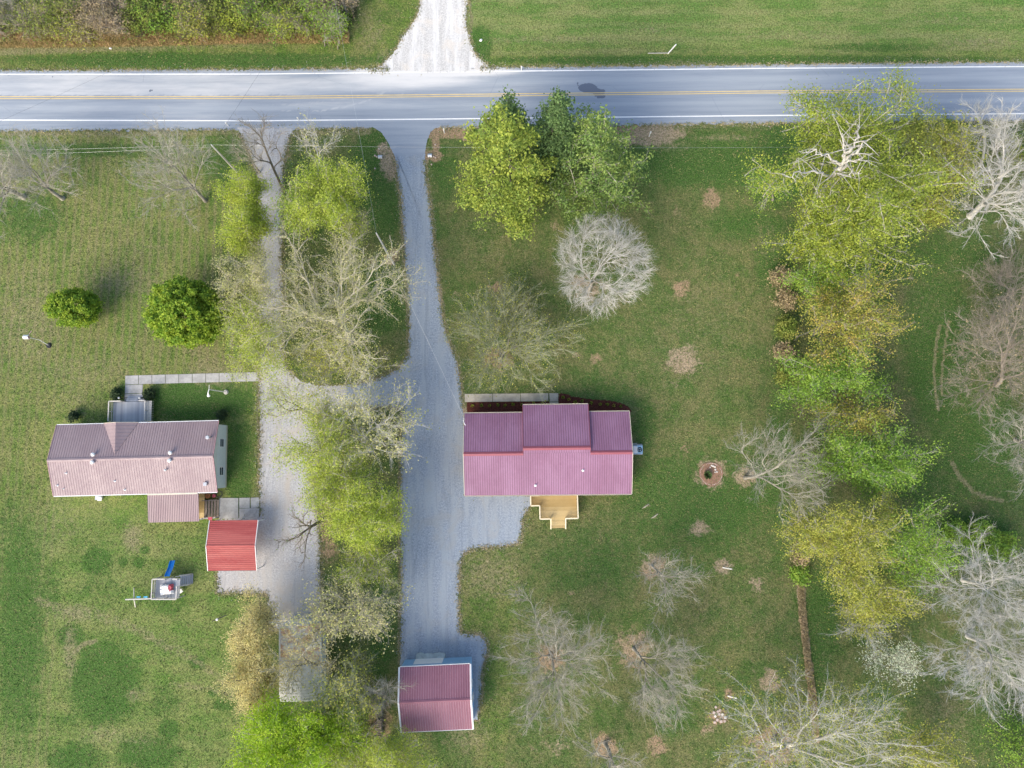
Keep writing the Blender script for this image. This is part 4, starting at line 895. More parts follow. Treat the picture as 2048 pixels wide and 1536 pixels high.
# yellow deck
zd = .8
fd = Frame((1061,992), (1153,990), zd)
dk = thing('wooden_deck', 'new yellow pine deck with pale rails south of the maroon-roofed house', 'deck', fd.o, fd.a)
def ll(a, b, z=zd): return fd.L(a, b, z)
xa, xb, xc_, y1_, y2_, y3_ = 0., ll(1154,1000)[0], ll(1079,1010)[0], ll(1070,1010.5)[1], ll(1110,1036.5)[1], ll(1115,1057,.2)[1]
b = MB(); yy = .55; n = 0
while yy > y2_+.02:
    xl_ = (xa if yy-.14 > y1_-.05 else xc_)+.06; b.box(xl_, xb-.06, yy-.155, yy, zd-.035, zd+.002*(n % 3)); yy -= .17; n += 1
b.build('deck_boards', M['wood_new'], dk)
b = MB(); b.prism([(xc_+.05,y2_+.05),(xb-.07,y2_+.05),(xb-.07,.5),(xc_+.05,.5)], zd-.28, zd-.045); b.prism([(xa+.05,y1_+.05),(xc_+.04,y1_+.05),(xc_+.04,.5),(xa+.05,.5)], zd-.28, zd-.045); b.build('joist_frame', M['wood_new'], dk)
xs0, xs1 = ll(1101,1050,.4)[0], ll(1131,1050,.4)[0]
rail(dk, [(xa,.3),(xa,y1_),(xc_,y1_),(xc_,y2_),(xs0,y2_)], zd, M['wood_rail'], wtop=.15); rail(dk, [(xs1,y2_),(xb,y2_),(xb,.4)], zd, M['wood_rail'], wtop=.15)
for k in range(4):
    s = MB(); ya_ = y2_+(y3_-y2_)*k/4; yb_ = y2_+(y3_-y2_)*(k+1)/4+.03; z = zd-.18*(k+1)+.0
    for q in range(3): s.box(xs0+.08, xs1-.08, ya_+(yb_-ya_)*(q+1)/3+.015, ya_+(yb_-ya_)*q/3, z-.04, z)
    s.build('step', M['wood_new'], dk)
for x in (xs0+.02, xs1-.02):
    s = MB(); s.bar((x,y2_,zd+.95),(x,y3_,.95),.13,.05); s.bar((x,y3_+.05,0),(x,y3_+.05,.95),.09); s.bar((x,y2_,zd-.3),(x,y3_,-.02),.05,.22); s.build('stair_rail', M['wood_rail'], dk)
q = MB(); q.box(.0,ll(1079,995)[0],.02,.16,zd+.9,zd+.95); q.build('shelf', M['wood_rail'], dk)
# air conditioner
o = at(1274,898.5,0); ac = thing('air_conditioner', 'blue-grey outdoor air conditioner with black fan on a pale pad at the east wall', 'air conditioner', (o[0],o[1],0))
MB().box(-.72,.72,-.75,.72,0,.08).build('pad', M['conc'], ac); MB().box(-.6,.62,-.62,.5,.08,.86).build('housing', M['acblue'], ac); MB().box(-.66,-.08,-.55,.4,.87,.90).build('top_sheet', M['white'], ac)
f = MB(); f.tube([(.22,-.05,.875),(.22,-.05,.90)],[.34,.32],20); f.build('fan_grille', M['dark'], ac)
f = MB()
for k in range(4): a = k*math.pi/2+.5; f.box(.22+.17*math.cos(a)-.06,.22+.17*math.cos(a)+.06,-.05+.17*math.sin(a)-.06,-.05+.17*math.sin(a)+.06,.905,.915)
f.build('fan_blades', M['acblue'], ac)
f = MB(); f.tube([(-.6,.5,.3),(-.6,.75,.3),(-.05,.8,.35),(-.05,.5,.4)], .03, 6); f.build('pipes', M['steel'], ac)

# ------------------------------------------------------------------ garage at the bottom
ZE, ZR = 3.5, 4.85
fg = Frame((799.5,1334.5), (938.5,1328), ZE)
gg = thing('garage', 'detached garage with a plum metal roof, light blue siding and white rake trim', 'garage', fg.o, fg.a)
L = fg.L; x0 = (L(799.5,1334.5,ZE)[0]+L(803.5,1465,ZE)[0])/2; x1 = (L(938.5,1328,ZE)[0]+L(946,1457.5,ZE)[0])/2
ys = (L(803.5,1465,ZE)[1]+L(946,1457.5,ZE)[1])/2; yn = 0.; yr = (L(798,1405,ZR)[1]+L(942,1399,ZR)[1])/2
for a, sp in ((yn, 0), (ys, 1)):
    r = MB(); quadslab(r, (x0,a,ZE),(x1,a,ZE),(x1,yr,ZR),(x0,yr,ZR),.1); ribs(r, (x0,a,ZE),(x1,a,ZE),(x1,yr,ZR),(x0,yr,ZR), .30, .06, .035); r.build('roof_panel', M['roof_plum'], gg, alt=M['seam_plum'])
r = MB(); quadslab(r, (x0,yr-.2,ZR-.03),(x1,yr-.2,ZR-.03),(x1,yr,ZR+.07),(x0,yr,ZR+.07),.03); quadslab(r, (x0,yr+.2,ZR-.03),(x1,yr+.2,ZR-.03),(x1,yr+.001,ZR+.07),(x0,yr+.001,ZR+.07),.03); r.build('ridge_cap', M['roof_plum'], gg)
for x in (x0-.06, x1+.09):
    for y in (yn, ys): r = MB(); r.bar((x,y,ZE+.0),(x,yr,ZR+.0),.20,.18); r.build('rake_trim', M['white'], gg)
r = MB(); r.box(x0,x1,.005,.08,ZE-.16,ZE-.02); r.build('fascia', M['white'], gg); r = MB(); r.box(x0,x1,ys-.08,ys-.005,ZE-.16,ZE-.02); r.build('fascia', M['white'], gg)
w = MB(); gable_walls(w, x0+.1, x1-.02, ys+.15, yn-.06, 0, ZE-.12, yr, ZR-.2); w.build('wall', M['blue_siding'], gg)
lb = MB()
for k in range(16):
    z = .15+k*.2; lb.box(x0+.1,x1-.02,yn-.058,yn-.035,z,z+.02); lb.box(x1-.018,x1,ys+.2,yn-.1,z,z+.02)
lb.build('siding_laps', M['blue_siding'], gg)
xd0, xd1 = L(829,1318,1.2)[0], L(886,1315,1.2)[0]
d_ = MB(); 
for k in range(5): d_.box(xd0,xd1,yn-.05,yn+.02,.05+k*.48,.05+k*.48+.46)
d_.build('garage_door', M['white'], gg)
tp = MB(); rng = np.random.default_rng(4)
n=14; up_ = [(xd0+.1+(xd1-xd0+.1)*k/n, yn+.75+rng.normal()*.07-.012*k, .16) for k in range(n+1)]
tp.solid([(xd0+.05,yn+.02,.20),(xd1+.2,yn+.02,.20)]+up_[::-1], [(xd0+.05,yn+.02,.02),(xd1+.2,yn+.02,.02)]+[(p[0],p[1],.02) for p in up_[::-1]]); tp.build('door_sill', M['tarp'], gg)
window(gg, x1-.02, -3.0, 1.2, .8, 1.0, 1, 0); window(gg, x1-.02, -6.6, 1.2, .8, 1.0, 1, 0); door(gg, x1-.02, -4.9, .05, .9, 2.05, 1, 0)
window(gg, x0+.1, -4.5, 1.2, .9, 1.0, -1, 0); window(gg, (x0+x1)/2, ys+.15, 1.2, 1.2, 1.0, 0, -1)

# ------------------------------------------------------------------ old rust-stained shed under the tan trees
ZE = 2.9
fs = Frame((561,1249), (640,1246), ZE)
sh = thing('shed', 'old long shed with a pale rust-stained moss-streaked metal roof half hidden under tan trees', 'shed', fs.o, fs.a)
x1 = fs.L(640,1247,ZE)[0]; ys = fs.L(600,1402,ZE)[1]
t = NT('rust_stained_white_roof', 0.7, 0.3)
a = t.mix(t.ramp(t.noise(0.4, 4, 0.7), 0.35, 0.65), (0.74,0.73,0.69), (0.58,0.58,0.54))
a = t.mix(t.ramp(t.noise(0.8, 5, 0.75), 0.56, 0.70, 0, .5), a, (0.32,0.34,0.18))
sp = t.n('ShaderNodeSeparateXYZ'); t.put(sp.inputs[0], t.tc.outputs['Object'])
rm = t.math('MULTIPLY', t.ramp(sp.outputs[1], -5.6, -3.6, 0, 1), t.ramp(t.noise(0.9, 4, 0.7, vec=t.scale(t.pos, (0.7,1,1))), 0.46, 0.58))
a = t.mix(t.math('MULTIPLY', rm, .75), a, (0.55,0.24,0.08)); t.color(a); M['shed_roof'] = t.m
r = MB(); xm = x1*.52
quadslab(r, (0,ys,ZE),(0,0,ZE),(xm,0,ZE+.35),(xm,ys,ZE+.35),.08); quadslab(r, (x1,ys,ZE),(x1,0,ZE),(xm,0,ZE+.35),(xm,ys,ZE+.35),.08)
for k in range(26):
    y = ys*(k+.5)/26; r.bar((0.03,y,ZE+.02),(xm,y,ZE+.37),.06,.03); r.bar((x1-.03,y,ZE+.02),(xm,y,ZE+.37),.06,.03)
r.build('roof', M['shed_roof'], sh)
r = MB(); r.box(-.22,-.005,ys,0,ZE-.12,ZE+.01); r.build('fascia', M['white'], sh); r = MB(); r.box(x1+.005,x1+.1,ys,0,ZE-.12,ZE+.01); r.build('fascia', M['white'], sh)
w = MB(); w.box(.1,x1-.1,ys+.1,ys+.2,0,ZE-.1); w.box(.1,x1-.1,-.2,-.1,0,ZE-.1); w.box(.1,.2,ys+.2,-.2,0,ZE-.1); w.box(x1-.2,x1-.1,ys+.2,-.2,0,ZE-.1); w.build('wall', M['siding'], sh)
door(sh, x1*.5, -.1, .1, 1.2, 2.1, 0, 1); window(sh, x1-.1, ys*.3, 1.1, .9, .8, 1, 0); window(sh, x1-.1, ys*.7, 1.1, .9, .8, 1, 0)
r = MB(); xw_ = fs.L(510,1249,ZE)[0]; r.box(xw_,3.1,.06,.22,ZE-.15,ZE-.0); r.build('awning_beam', M['white'], sh)
for x in (xw_+.1, xw_*.5): p = MB(); p.box(x-.05,x+.05,.08,.18,0,ZE-.16); p.build('awning_post', M['white'], sh)

# ------------------------------------------------------------------ play set
o = at(334,1190); ps = thing('play_set', 'grey timber play set with blue slide, deck, stairs and swing beam on the left lawn', 'play set', (o[0],o[1],0))
def q_(a, b, z=0.): return tuple(at(a, b, z)-np.array([o[0],o[1],0]))
zp = 1.5; A_, B_ = q_(312,1156,zp), q_(359,1196,zp)
b = MB(); n = 26
for k in range(n): x = A_[0]+(B_[0]-A_[0])*k/n; b.box(x, x+(B_[0]-A_[0])/n-.015, B_[1], A_[1], zp-.04, zp)
b.build('platform', M['wood_grey'], ps)
for x in (A_[0]+.05, B_[0]-.05, (A_[0]+B_[0])/2):
    for y in (A_[1]-.05, B_[1]+.05): p = MB(); p.box(x-.055,x+.055,y-.055,y+.055,0,zp+.95); p.build('post', M['wood_greyrail'], ps)
b = MB(); s_ = q_(335,1156,zp); s1_ = q_(352,1154,zp)
for a, c in (((A_[0],A_[1]),(s_[0],A_[1])),((s1_[0],A_[1]),(B_[0],A_[1])),((A_[0],A_[1]),(A_[0],B_[1])),((A_[0],B_[1]),(B_[0],B_[1])),((B_[0],B_[1]),(B_[0],q_(359,1170,zp)[1]))):
    b.bar((*a,zp+.95),(*c,zp+.95),.12,.05); b.bar((*a,zp+.3),(*c,zp+.3),.05,.08); a, c = np.array(a), np.array(c); n = max(1,int(np.linalg.norm(c-a)/.16))
    for k in range(n): p = a+(c-a)*(k+.5)/n; b.bar((*p,zp),(*p,zp+.93),.04)
b.build('railing', M['wood_greyrail'], ps)
e0, e1 = q_(358,1161,zp), q_(384,1160,.1); ww = .62
for k in range(6):
    s = MB(); x = e0[0]+(e1[0]-e0[0])*(k+.3)/6; s.box(x, x+.24, e0[1]-ww, e0[1]+ww, zp-.24*(k+1)-.0, zp-.24*(k+1)+.05); s.build('stair_tread', M['wood_grey'], ps)
for y in (e0[1]-ww-.04, e0[1]+ww+.04):
    s = MB(); s.bar((e0[0],y,zp-.1),(e1[0],y,.05),.05,.2); s.bar((e0[0],y,zp+.95),(e1[0],y,.95),.09,.05); s.bar((e1[0],y,0),(e1[0],y,.97),.08); s.build('stair_rail', M['wood_greyrail'], ps)
# slide: a blue trough
a0, a1 = np.array(q_(337,1152,zp)), np.array(q_(346,1121,.3)); s = MB(); n = 12; rows_ = []
for k in range(n+1):
    t_ = k/n; p = a0+(a1-a0)*t_; p[2] = zp*(1-t_)**1.15*(1)+.22+.06*math.sin(t_*9); d = (a1-a0)[:2]/np.linalg.norm((a1-a0)[:2]); pr_ = np.array([-d[1], d[0]])
    rows_.append([(p[0]+pr_[0]*w_, p[1]+pr_[1]*w_, p[2]+h_) for w_, h_ in ((-.36,.22),(-.28,.2),(-.24,.02),(.24,.02),(.28,.2),(.36,.22),(.36,.16),(.24,-.04),(-.24,-.04),(-.36,.16))])
for r_ in rows_: s.v += r_
for k in range(n):
    for i in range(10): s.f.append((k*10+i, k*10+(i+1) % 10, (k+1)*10+(i+1) % 10, (k+1)*10+i))
s.f.append(tuple(range(10))[::-1]); s.f.append(tuple(n*10+i for i in range(10))); s.build('slide', M['blue'], ps)
# swing beam with its A frame
h_ = 2.3; b0, b1 = q_(312,1197,h_), q_(251,1199,h_); s = MB(); s.bar(b0, b1, .14, .14); s.build('swing_beam', M['wood_greyrail'], ps)
c_ = q_(268,1198,h_); 
for f_ in (q_(268,1176,0), q_(271,1214,0)): s = MB(); s.bar((c_[0],c_[1],h_), f_, .10); s.build('frame_leg', M['wood_greyrail'], ps)
s = MB(); s.bar(np.array([*(np.array(c_)*.5+np.array(q_(268,1176,0))*.5)])[:3], np.array(c_)*.5+np.array(q_(271,1214,0))*.5, .08); s.build('frame_brace', M['wood_brown'], ps)
for a_ in (277.5, 291.5):
    m_ = q_(a_,1194,.5); s = MB(); s.slab([(m_[0]-.26,m_[1]-.1,.55),(m_[0]+.26,m_[1]-.1,.55),(m_[0]+.26,m_[1]+.1,.55),(m_[0]-.26,m_[1]+.1,.55)],.04); sw = s.build('swing_seat', M['ltblue'], ps)
    s = MB()
    for d_ in (-.24,.24): s.tube([(m_[0]+d_,m_[1],.55),(m_[0]+d_,b0[1],h_)],.012,5)
    s.build('swing_chain', M['galv'], sw)
m_ = q_(306,1192,.7); s = MB(); s.tube([(m_[0]+.42*math.cos(a), m_[1]+.42*math.sin(a), .7) for a in np.linspace(0,2*math.pi,25)], .11, 10); ts = s.build('tire_swing', M['rubber'], ps, smooth=True)
s = MB()
for a in (0.5,2.6,4.7): s.tube([(m_[0]+.42*math.cos(a), m_[1]+.42*math.sin(a), .8),(m_[0],b0[1],h_)],.012,5)
s.build('swing_rope', M['galv'], ts)
# cloth canopy lying over a table on the platform, and a bucket beside it
o2 = at(336,1178,zp); tb = thing('table', 'small table under a rumpled white and red cloth on the play set platform', 'table', (o2[0],o2[1],zp), .1)
s = MB(); n = 9; rng = np.random.default_rng(7); Hh = rng.normal(size=(n+1,n+1))*.05+.62
for i in range(n+1):
    for j in range(n+1):
        u, v = (i/n-.5)*1.75, (j/n-.5)*1.3; ed = max(abs(i/n-.5), abs(j/n-.5)); s.v.append((u+rng.normal()*.04, v+rng.normal()*.04, Hh[i,j]-(.35 if ed > .45 else 0)))
for i in range(n):
    for j in range(n): a = i*(n+1)+j; s.f.append((a, a+n+1, a+n+2, a+1))
cl = s.build('cloth_cover', M['white'], tb); cl.data.materials.append(M['red_cloth'])
for p in cl.data.polygons: p.material_index = 1 if (p.center.x > .35 and p.center.y > -.2) else 0
s = MB(); s.box(-.7,.7,-.5,.5,.44,.48); s.build('table_top', M['wood_grey'], tb)
for x in (-.6,.6):
    for y in (-.4,.4): s = MB(); s.box(x-.04,x+.04,y-.04,y+.04,0,.44); s.build('leg', M['wood_grey'], tb)
o2 = at(364,1181); bk = thing('chair', 'small white plastic chair tipped on the grass beside the play set', 'chair', (o2[0],o2[1],0), .6)
s = MB(); s.box(-.25,.25,-.25,.25,.38,.42); s.build('seat', M['white'], bk); s = MB(); s.slab([(-.25,.22,.9),(.25,.22,.9),(.25,.27,.9),(-.25,.27,.9)],.5); s.build('backrest', M['white'], bk)
for x in (-.22,.22):
    for y in (-.22,.22): s = MB(); s.bar((x,y,0),(x,y,.38),.04); s.build('leg', M['steel'], bk)

# ------------------------------------------------------------------ poles, wires, lawn furniture
def wpole(base, top, z, lab, name='utility_pole', r=.15, xarm=True):
    b = at(*base); tp = at(*top, z); o = thing(name, lab, 'utility pole', (b[0],b[1],0)); v = tp-[b[0],b[1],0]
    MB().tube([(0,0,0), tuple(v*.5), tuple(v)], [r, r*.85, r*.62], 10).build('pole', M['wood_greyrail'], o)
    s = MB(); s.cyl(v[0],v[1],v[2],v[2]+.25,.05,8); s.build('insulator', M['steel'], o)
    if xarm: s = MB(); s.cyl(v[0]+.3,v[1]-.1,v[2]-1.5,v[2]-.9,.16,10); s.build('bracket', M['galv'], o)
    return tp
T1 = wpole((476,346),(424,291),9.5,'utility pole leaning over the grass beside the grey gravel driveway near the road', xarm=False)
T2 = wpole((788,529),(753,467),8.6,'utility pole rooted in a bare red earth ring left of the blue-grey driveway', xarm=False)
T3 = wpole((693,24),(655,-77),10.5,'utility pole at the edge of the brush north of the road', xarm=True)
s = MB(); p0_, p1_ = at(693,30,.05), at(690,20,2.2); 
def wire(a, b, sag, lab, r=.018, mat='galv'):
    a, b = np.array(a), np.array(b); pts = []
    for k in range(25): t_ = k/24; p = a+(b-a)*t_; p = p.copy(); p[2] -= 4*sag*t_*(1-t_); pts.append(p-a)
    m_ = MB().tube(pts, r, 4); w_ = m_.build('power_line', M[mat]); w_.location = tuple(a); tag(w_, lab, 'power line')
TW = at(-330,308,9.0); TE = at(2330,286,9.0)
wire(T1+[0,0,.2], TW+[0,.2,.2], .5, 'upper wire running west from the leaning utility pole along the road verge', .006)
wire(T1+[0,0,-.4], TW+[0,-.3,-.4], .6, 'lower wire running west from the leaning utility pole along the road verge', .006)
wire(T1+[0,0,.2], TE+[0,0,.2], 1.2, 'long wire running east along the road verge above the pines', .006)
wire(T1+[0,0,.1], T3, .4, 'dark wire crossing the road from the leaning pole to the brush side pole', .010, 'dark')
wire(T3, at(-60,268,8), .8, 'dark wire crossing the west end of the road diagonally', .010, 'dark')
wire(T3, T2, .5, 'service wire crossing the road down to the pole beside the blue-grey driveway', .009, 'galv')
wire(T2+[0,0,-.2], np.array([*at(930,840,3.9)]), .6, 'service wire from the driveway pole over the gravel to the maroon-roofed house', .009, 'white')
def stake(base, z, lab, cat='marker post', name='marker_post', r=.04, m='white', cap=True, px_top=None):
    b = at(*base); o = thing(name, lab, cat, (b[0],b[1],0)); MB().cyl(0,0,0,z,r,8).build('post', M[m], o)
    if cap: MB().box(-.09,.09,-.025,.025,z*.62,z*.97).build('reflector', M['steel'], o)
    return o
stake((457,252), 1.1, 'white marker post on the south road shoulder above the grey driveway', r=.06)
stake((889,266), 1.3, 'white marker post in the bare red earth just right of the driveway mouth', r=.07)
stake((1043,141), 1.1, 'white marker post on the north road edge right of the gravel track', r=.06)
stake((1298,273), 1.5, 'white marker post in the red earth patch right of the dark pine', r=.06)
stake((598,241), .9, 'small white marker post on the road shoulder left of the driveway mouth', r=.05)
b = at(1336,107); o = thing('bent_pipe', 'white pipe post with a fallen pale rail beside it on the north verge', 'pipe post', (b[0],b[1],0))
v = at(1352,89,2.3)-[b[0],b[1],0]; MB().tube([(0,0,0), tuple(v)], [.09,.09], 8).build('post', M['white'], o)
v2 = at(1296,106.5,.25)-[b[0],b[1],0]; MB().tube([(0,0,.12), tuple(v2)], [.05,.045], 8).build('rail', M['wood_greyrail'], o)
for (a, b2), lab, rr__ in (((295,86),'white plastic litter on the verge, the largest of the four scraps',.36),((221,97),'white paper litter nearest to the west end of the road',.24),((476,54),'white litter at the foot of the hedge brush',.24),((165,58),'tiny white scrap in the dry grass below the brush',.16),((962,81),'crumpled white paper on the lawn right of the gravel track',.28)):
    c_ = at(a, b2); rng = np.random.default_rng(int(a)); s = MB(); n = 9
    ring = [(rr__*(.6+.5*rng.random())*math.cos(q*2*math.pi/n), rr__*(.5+.4*rng.random())*math.sin(q*2*math.pi/n), .03+.05*rng.random()) for q in range(n)]
    s.v += ring+[(0,0,.18)]+[(x*.7,y*.7,0) for x,y,z in ring]
    for q in range(n): s.f.append((q,(q+1)%n,n)); s.f.append((q,n+1+q,n+1+(q+1)%n,(q+1)%n))
    s.f.append(tuple(n+1+q for q in range(n))[::-1]); w_ = s.build('litter', M['white']); w_.location = (c_[0],c_[1],0.02); tag(w_, lab, 'litter', 'scraps of litter by the road')
# culvert ends
for (a, b2), lab, ang in (((763,315),'culvert pipe end in the bare earth left of the driveway mouth',math.pi),((858,312),'culvert pipe end in the ditch right of the driveway mouth',0)):
    c_ = at(a, b2); o = thing('culvert_pipe', lab, 'culvert pipe', (c_[0],c_[1],0), ang, 'culvert pipe ends at the driveway')
    n=16; s = MB()
    for k in range(n):
        a0_, a1_ = 2*math.pi*k/n, 2*math.pi*(k+1)/n
        for y0_, r0_, y1_, r1_ in ((-.15,.28,.45,.28),(.45,.28,.45,.22),(.45,.22,-.15,.22)):
            s.poly([(y0_,r0_*math.cos(a0_),.12+r0_*math.sin(a0_)),(y1_,r1_*math.cos(a0_),.12+r1_*math.sin(a0_)),(y1_,r1_*math.cos(a1_),.12+r1_*math.sin(a1_)),(y0_,r0_*math.cos(a1_),.12+r0_*math.sin(a1_))])
    s.build('pipe', M['galv'], o)
    rng = np.random.default_rng(3); 
    for k in range(5):
        x, y = .3+rng.random()*.8, rng.normal()*.5; MB().tube([(x,y,-.02),(x+.02,y,.12),(x+.04,y,.18)],[.13,.11,.04],7).build('rock', M['pinkstone'], o)
# yard lamp, bird house pole, clothes post
b = at(452,784); o = thing('yard_lamp', 'white yard lamp pole with a cross arm on the lawn right of the grey deck', 'yard lamp', (b[0],b[1],0)); v = at(418,779,5.0)-[b[0],b[1],0]
MB().tube([(0,0,0), tuple(v)], [.07,.055], 10).build('pole', M['steel'], o); MB().tube([(0,0,0),(0,0,.25)],[.35,.25],12).build('base', M['stone'], o)
a1_ = at(416.5,791,4.6)-[b[0],b[1],0]; MB().tube([tuple(v), tuple((v+a1_)/2+[0,0,.15]), tuple(a1_)], [.05,.07,.11], 8).build('arm', M['white'], o)
MB().tube([tuple(a1_+[0,0,.1]), tuple(a1_+[0,0,-.05]), tuple(a1_+[0,0,-.25])],[.06,.2,.17],12).build('lamp_shade', M['steel'], o)
MB().tube([tuple(v), tuple(v+[.1,.6,.2])],[.035,.02],6).build('finial', M['galv'], o)
b = at(98,691); o = thing('bird_house', 'pale pink bird house on a thin white pole in the left lawn', 'bird house', (b[0],b[1],0)); v = at(57,675,4.3)-[b[0],b[1],0]
MB().tube([(0,0,0), tuple(v*.5+[0,.25,0]), tuple(v)], [.05,.045,.04], 8).build('pole', M['steel'], o); MB().tube([(0,0,0),(0,0,.18)],[.4,.3],12).build('base', M['dark'], o)
hb = MB(); hb.box(v[0]-.3,v[0]+.2,v[1]-.2,v[1]+.2,v[2],v[2]+.4); hb = hb.build('box', M['pink_cloth'], o)
s = MB(); s.slab([(v[0]-.4,v[1]-.28,v[2]+.4),(v[0]+.3,v[1]-.28,v[2]+.4),(v[0]+.3,v[1],v[2]+.65),(v[0]-.4,v[1],v[2]+.65)],.03); s.slab([(v[0]-.4,v[1]+.001,v[2]+.65),(v[0]+.3,v[1]+.001,v[2]+.65),(v[0]+.3,v[1]+.28,v[2]+.4),(v[0]-.4,v[1]+.28,v[2]+.4)],.03); s.build('roof', M['white'], o)
s = MB(); s.bar((v[0]-.1,v[1]+.1,v[2]+.1),(v[0]+.5,v[1]+.9,v[2]+.2),.06); s.build('perch', M['pink_cloth'], o)
b = at(438,1237); o = thing('seesaw', 'dark metal bar low over the grass with a white pivot ball', 'seesaw', (b[0],b[1],0)); a0, a1 = at(424,1243,.5)-[b[0],b[1],0], at(453,1230,.5)-[b[0],b[1],0]
MB().tube([tuple(a0),tuple(a1)],[.05,.05],8).build('bar', M['dark'], o); MB().cyl(0,0,0,.5,.05,8).build('post', M['dark'], o); MB().tube([(0,0,.45),(0,0,.52),(0,0,.66),(0,0,.72)],[.06,.17,.17,.05],10).build('pivot', M['white'], o)
# staked saplings in bark rings
for (a, b2), (c1_, d1_), lab in (((1446,1135),(1463,1138),'white-guarded sapling stake in a red bark ring below the round flower bed'),((1456,1392),(1473,1396.5),'white-guarded sapling stake beside the ring of pavers')):
    b = at(a, b2); o = thing('sapling', lab, 'sapling', (b[0],b[1],0), group='staked saplings'); v = at(c1_, d1_, 2.6)-[b[0],b[1],0]
    MB().tube([(0,0,0), tuple(v*.5), tuple(v)], [.09,.085,.08], 8).build('trunk_guard', M['white'], o)
    s = MB(); 
    for e_ in ((-.5,.35,.9),(.3,.6,.7),(.6,-.2,.5)): s.tube([tuple(v*.55), tuple(v*.55+np.array(e_))],[.03,.01],5)
    s.tube([tuple(v),tuple(v+[.1,.1,.7])],[.03,.01],5); s.build('branches', M['bark_pale'], o)
# round flower bed with stone edging
c_ = at(1422,948); o = thing('flower_bed', 'round flower bed edged with small stones, iris clump and white rocks inside', 'flower bed', (c_[0],c_[1],0))
rng = np.random.default_rng(11); R_ = 1.62
M['bed_soil'] = simple('reddish_bed_soil', (0.26,0.155,0.105), 0.95, 0.4, 4)
def rock(x, y, r, z=0.0):
    s = MB(); n = 7; 
    for zz_, f_ in ((0,1),(r*.5,.95),(r*.9,.55)):
        s.v += [(x+r*f_*(.8+.4*rng.random())*math.cos(2*math.pi*k/n), y+r*f_*(.8+.4*rng.random())*math.sin(2*math.pi*k/n), z+zz_) for k in range(n)]
    for q in (0, n):
        for k in range(n): s.f.append((q+k, q+(k+1) % n, q+n+(k+1) % n, q+n+k))
    s.f.append(tuple(2*n+k for k in range(n))); return s
s = MB(); s.prism([(R_*(1+.04*math.sin(3*a))*math.cos(a), R_*(1+.04*math.sin(3*a))*math.sin(a)) for a in np.linspace(0,2*math.pi,33)[:-1]], -.01, .05); s.build('soil', M['bed_soil'], o)
for k in range(44):
    a = 2*math.pi*k/44; rock(R_*.9*math.cos(a), R_*.9*math.sin(a), .055+.025*rng.random()).build('edging_stone', M['stone'], o)
for x, y, r in ((.3,1.05,.2),(.55,.95,.17),(.1,1.15,.15),(.6,.6,.2),(.8,.3,.16),(-.1,.9,.13),(.55,.25,.12)): rock(x, y, r*.8, .04).build('white_rock', M['stone'], o)
def plant(loc, label, leaf, n, h, r, seed, name='plant', cat='plant', group=None, size=.05):
    """a clump of narrow bent blades"""
    rng = np.random.default_rng(seed); o = thing(name, label, cat, loc, 0, group); a = rng.uniform(0, 2*np.pi, n); rr = r*np.sqrt(rng.random(n))
    b0_ = np.stack([rr*.4*np.cos(a), rr*.4*np.sin(a), np.zeros(n)], 1); tip = np.stack([rr*np.cos(a), rr*np.sin(a), h*rng.uniform(.5,1,n)], 1); side = np.stack([-np.sin(a), np.cos(a), np.zeros(n)], 1)*size
    mid = (b0_+tip)/2+[0,0,h*.2]; V_ = np.stack([b0_, mid-side, tip, mid+side], 1).reshape(-1,3); link('leaves', quads_mesh('leaves', V_, np.arange(4*n).reshape(-1,4)), LM[leaf], o); return o
c_ = at(1414,950); plant((c_[0],c_[1],.05), 'dark green iris clump in the round flower bed', 'pine', 200, .7, .68, 5, 'iris', 'plant')
# paver heap
c_ = at(1437,1430); o = thing('paver_pile', 'scatter of pinkish white pavers on bare earth at the lower right lawn', 'pavers', (c_[0],c_[1],0)); rng = np.random.default_rng(6)
for x, y, r in ((-.35,1.0,.2),(.2,.6,.2),(-.1,.45,.2),(-.6,.3,.22),(.1,.1,.2),(.5,.1,.2),(-.45,-.15,.2),(.85,-.3,.22),(-.2,-.6,.22),(.3,-.8,.24),(.75,-.75,.2),(-.55,-.9,.2)):
    s = MB(); a = rng.random()*3; P = [(x+r*1.0*math.cos(a+q*math.pi/2), y+r*1.0*math.sin(a+q*math.pi/2)) for q in range(4)]; s.prism(P, .0, .09); s.build('paver', M['pinkstone' if rng.random() < .7 else 'stone'], o)
# two small pale stones strips of bark on the lawn right of the deck
for a, b2, lab in ((1291,1012,'broken pale branch lying on the lawn right of the yellow deck, upper one'),(1309,1032,'broken pale branch lying on the lawn right of the yellow deck, lower one')):
    c_ = at(a, b2); s = MB().tube([(-.45,-.3,.05),(-.1,-.12,.08),(.2,.1,.07),(.5,.3,.05)],[.03,.09,.08,.03],6); w_ = s.build('fallen_branch', M['bark_tan']); w_.location = (c_[0],c_[1],0); tag(w_, lab, 'fallen branch')
# bedding plants in the mulch
k = 0; ORD = ['first','second','third','fourth','fifth','sixth','seventh','eighth','ninth']
for a, b2 in ((945,812),(963,811),(979,811.5),(996,810),(1010,811),(1026,809),(1044,810),(1068,808),(1085,807),(1126,795),(1137,799),(1150,803.5),(1164,802),(1182,806),(1200,808),(1214,809),(1227,811),(1241,812.5)):
    c_ = at(a, b2, .03); west = a < 1100
    o = plant((c_[0],c_[1],.03), (ORD[k]+' bedding plant from the driveway in the west mulch strip' if west else ORD[k-9]+' bedding plant from the path in the tapering east mulch bed'), 'yelgreen' if k % 2 else 'olive', 34, .35, .30, 50+k, 'bedding_plant', 'plant', 'bedding plants in the west mulch strip' if west else 'bedding plants in the east mulch bed', .05); k += 1
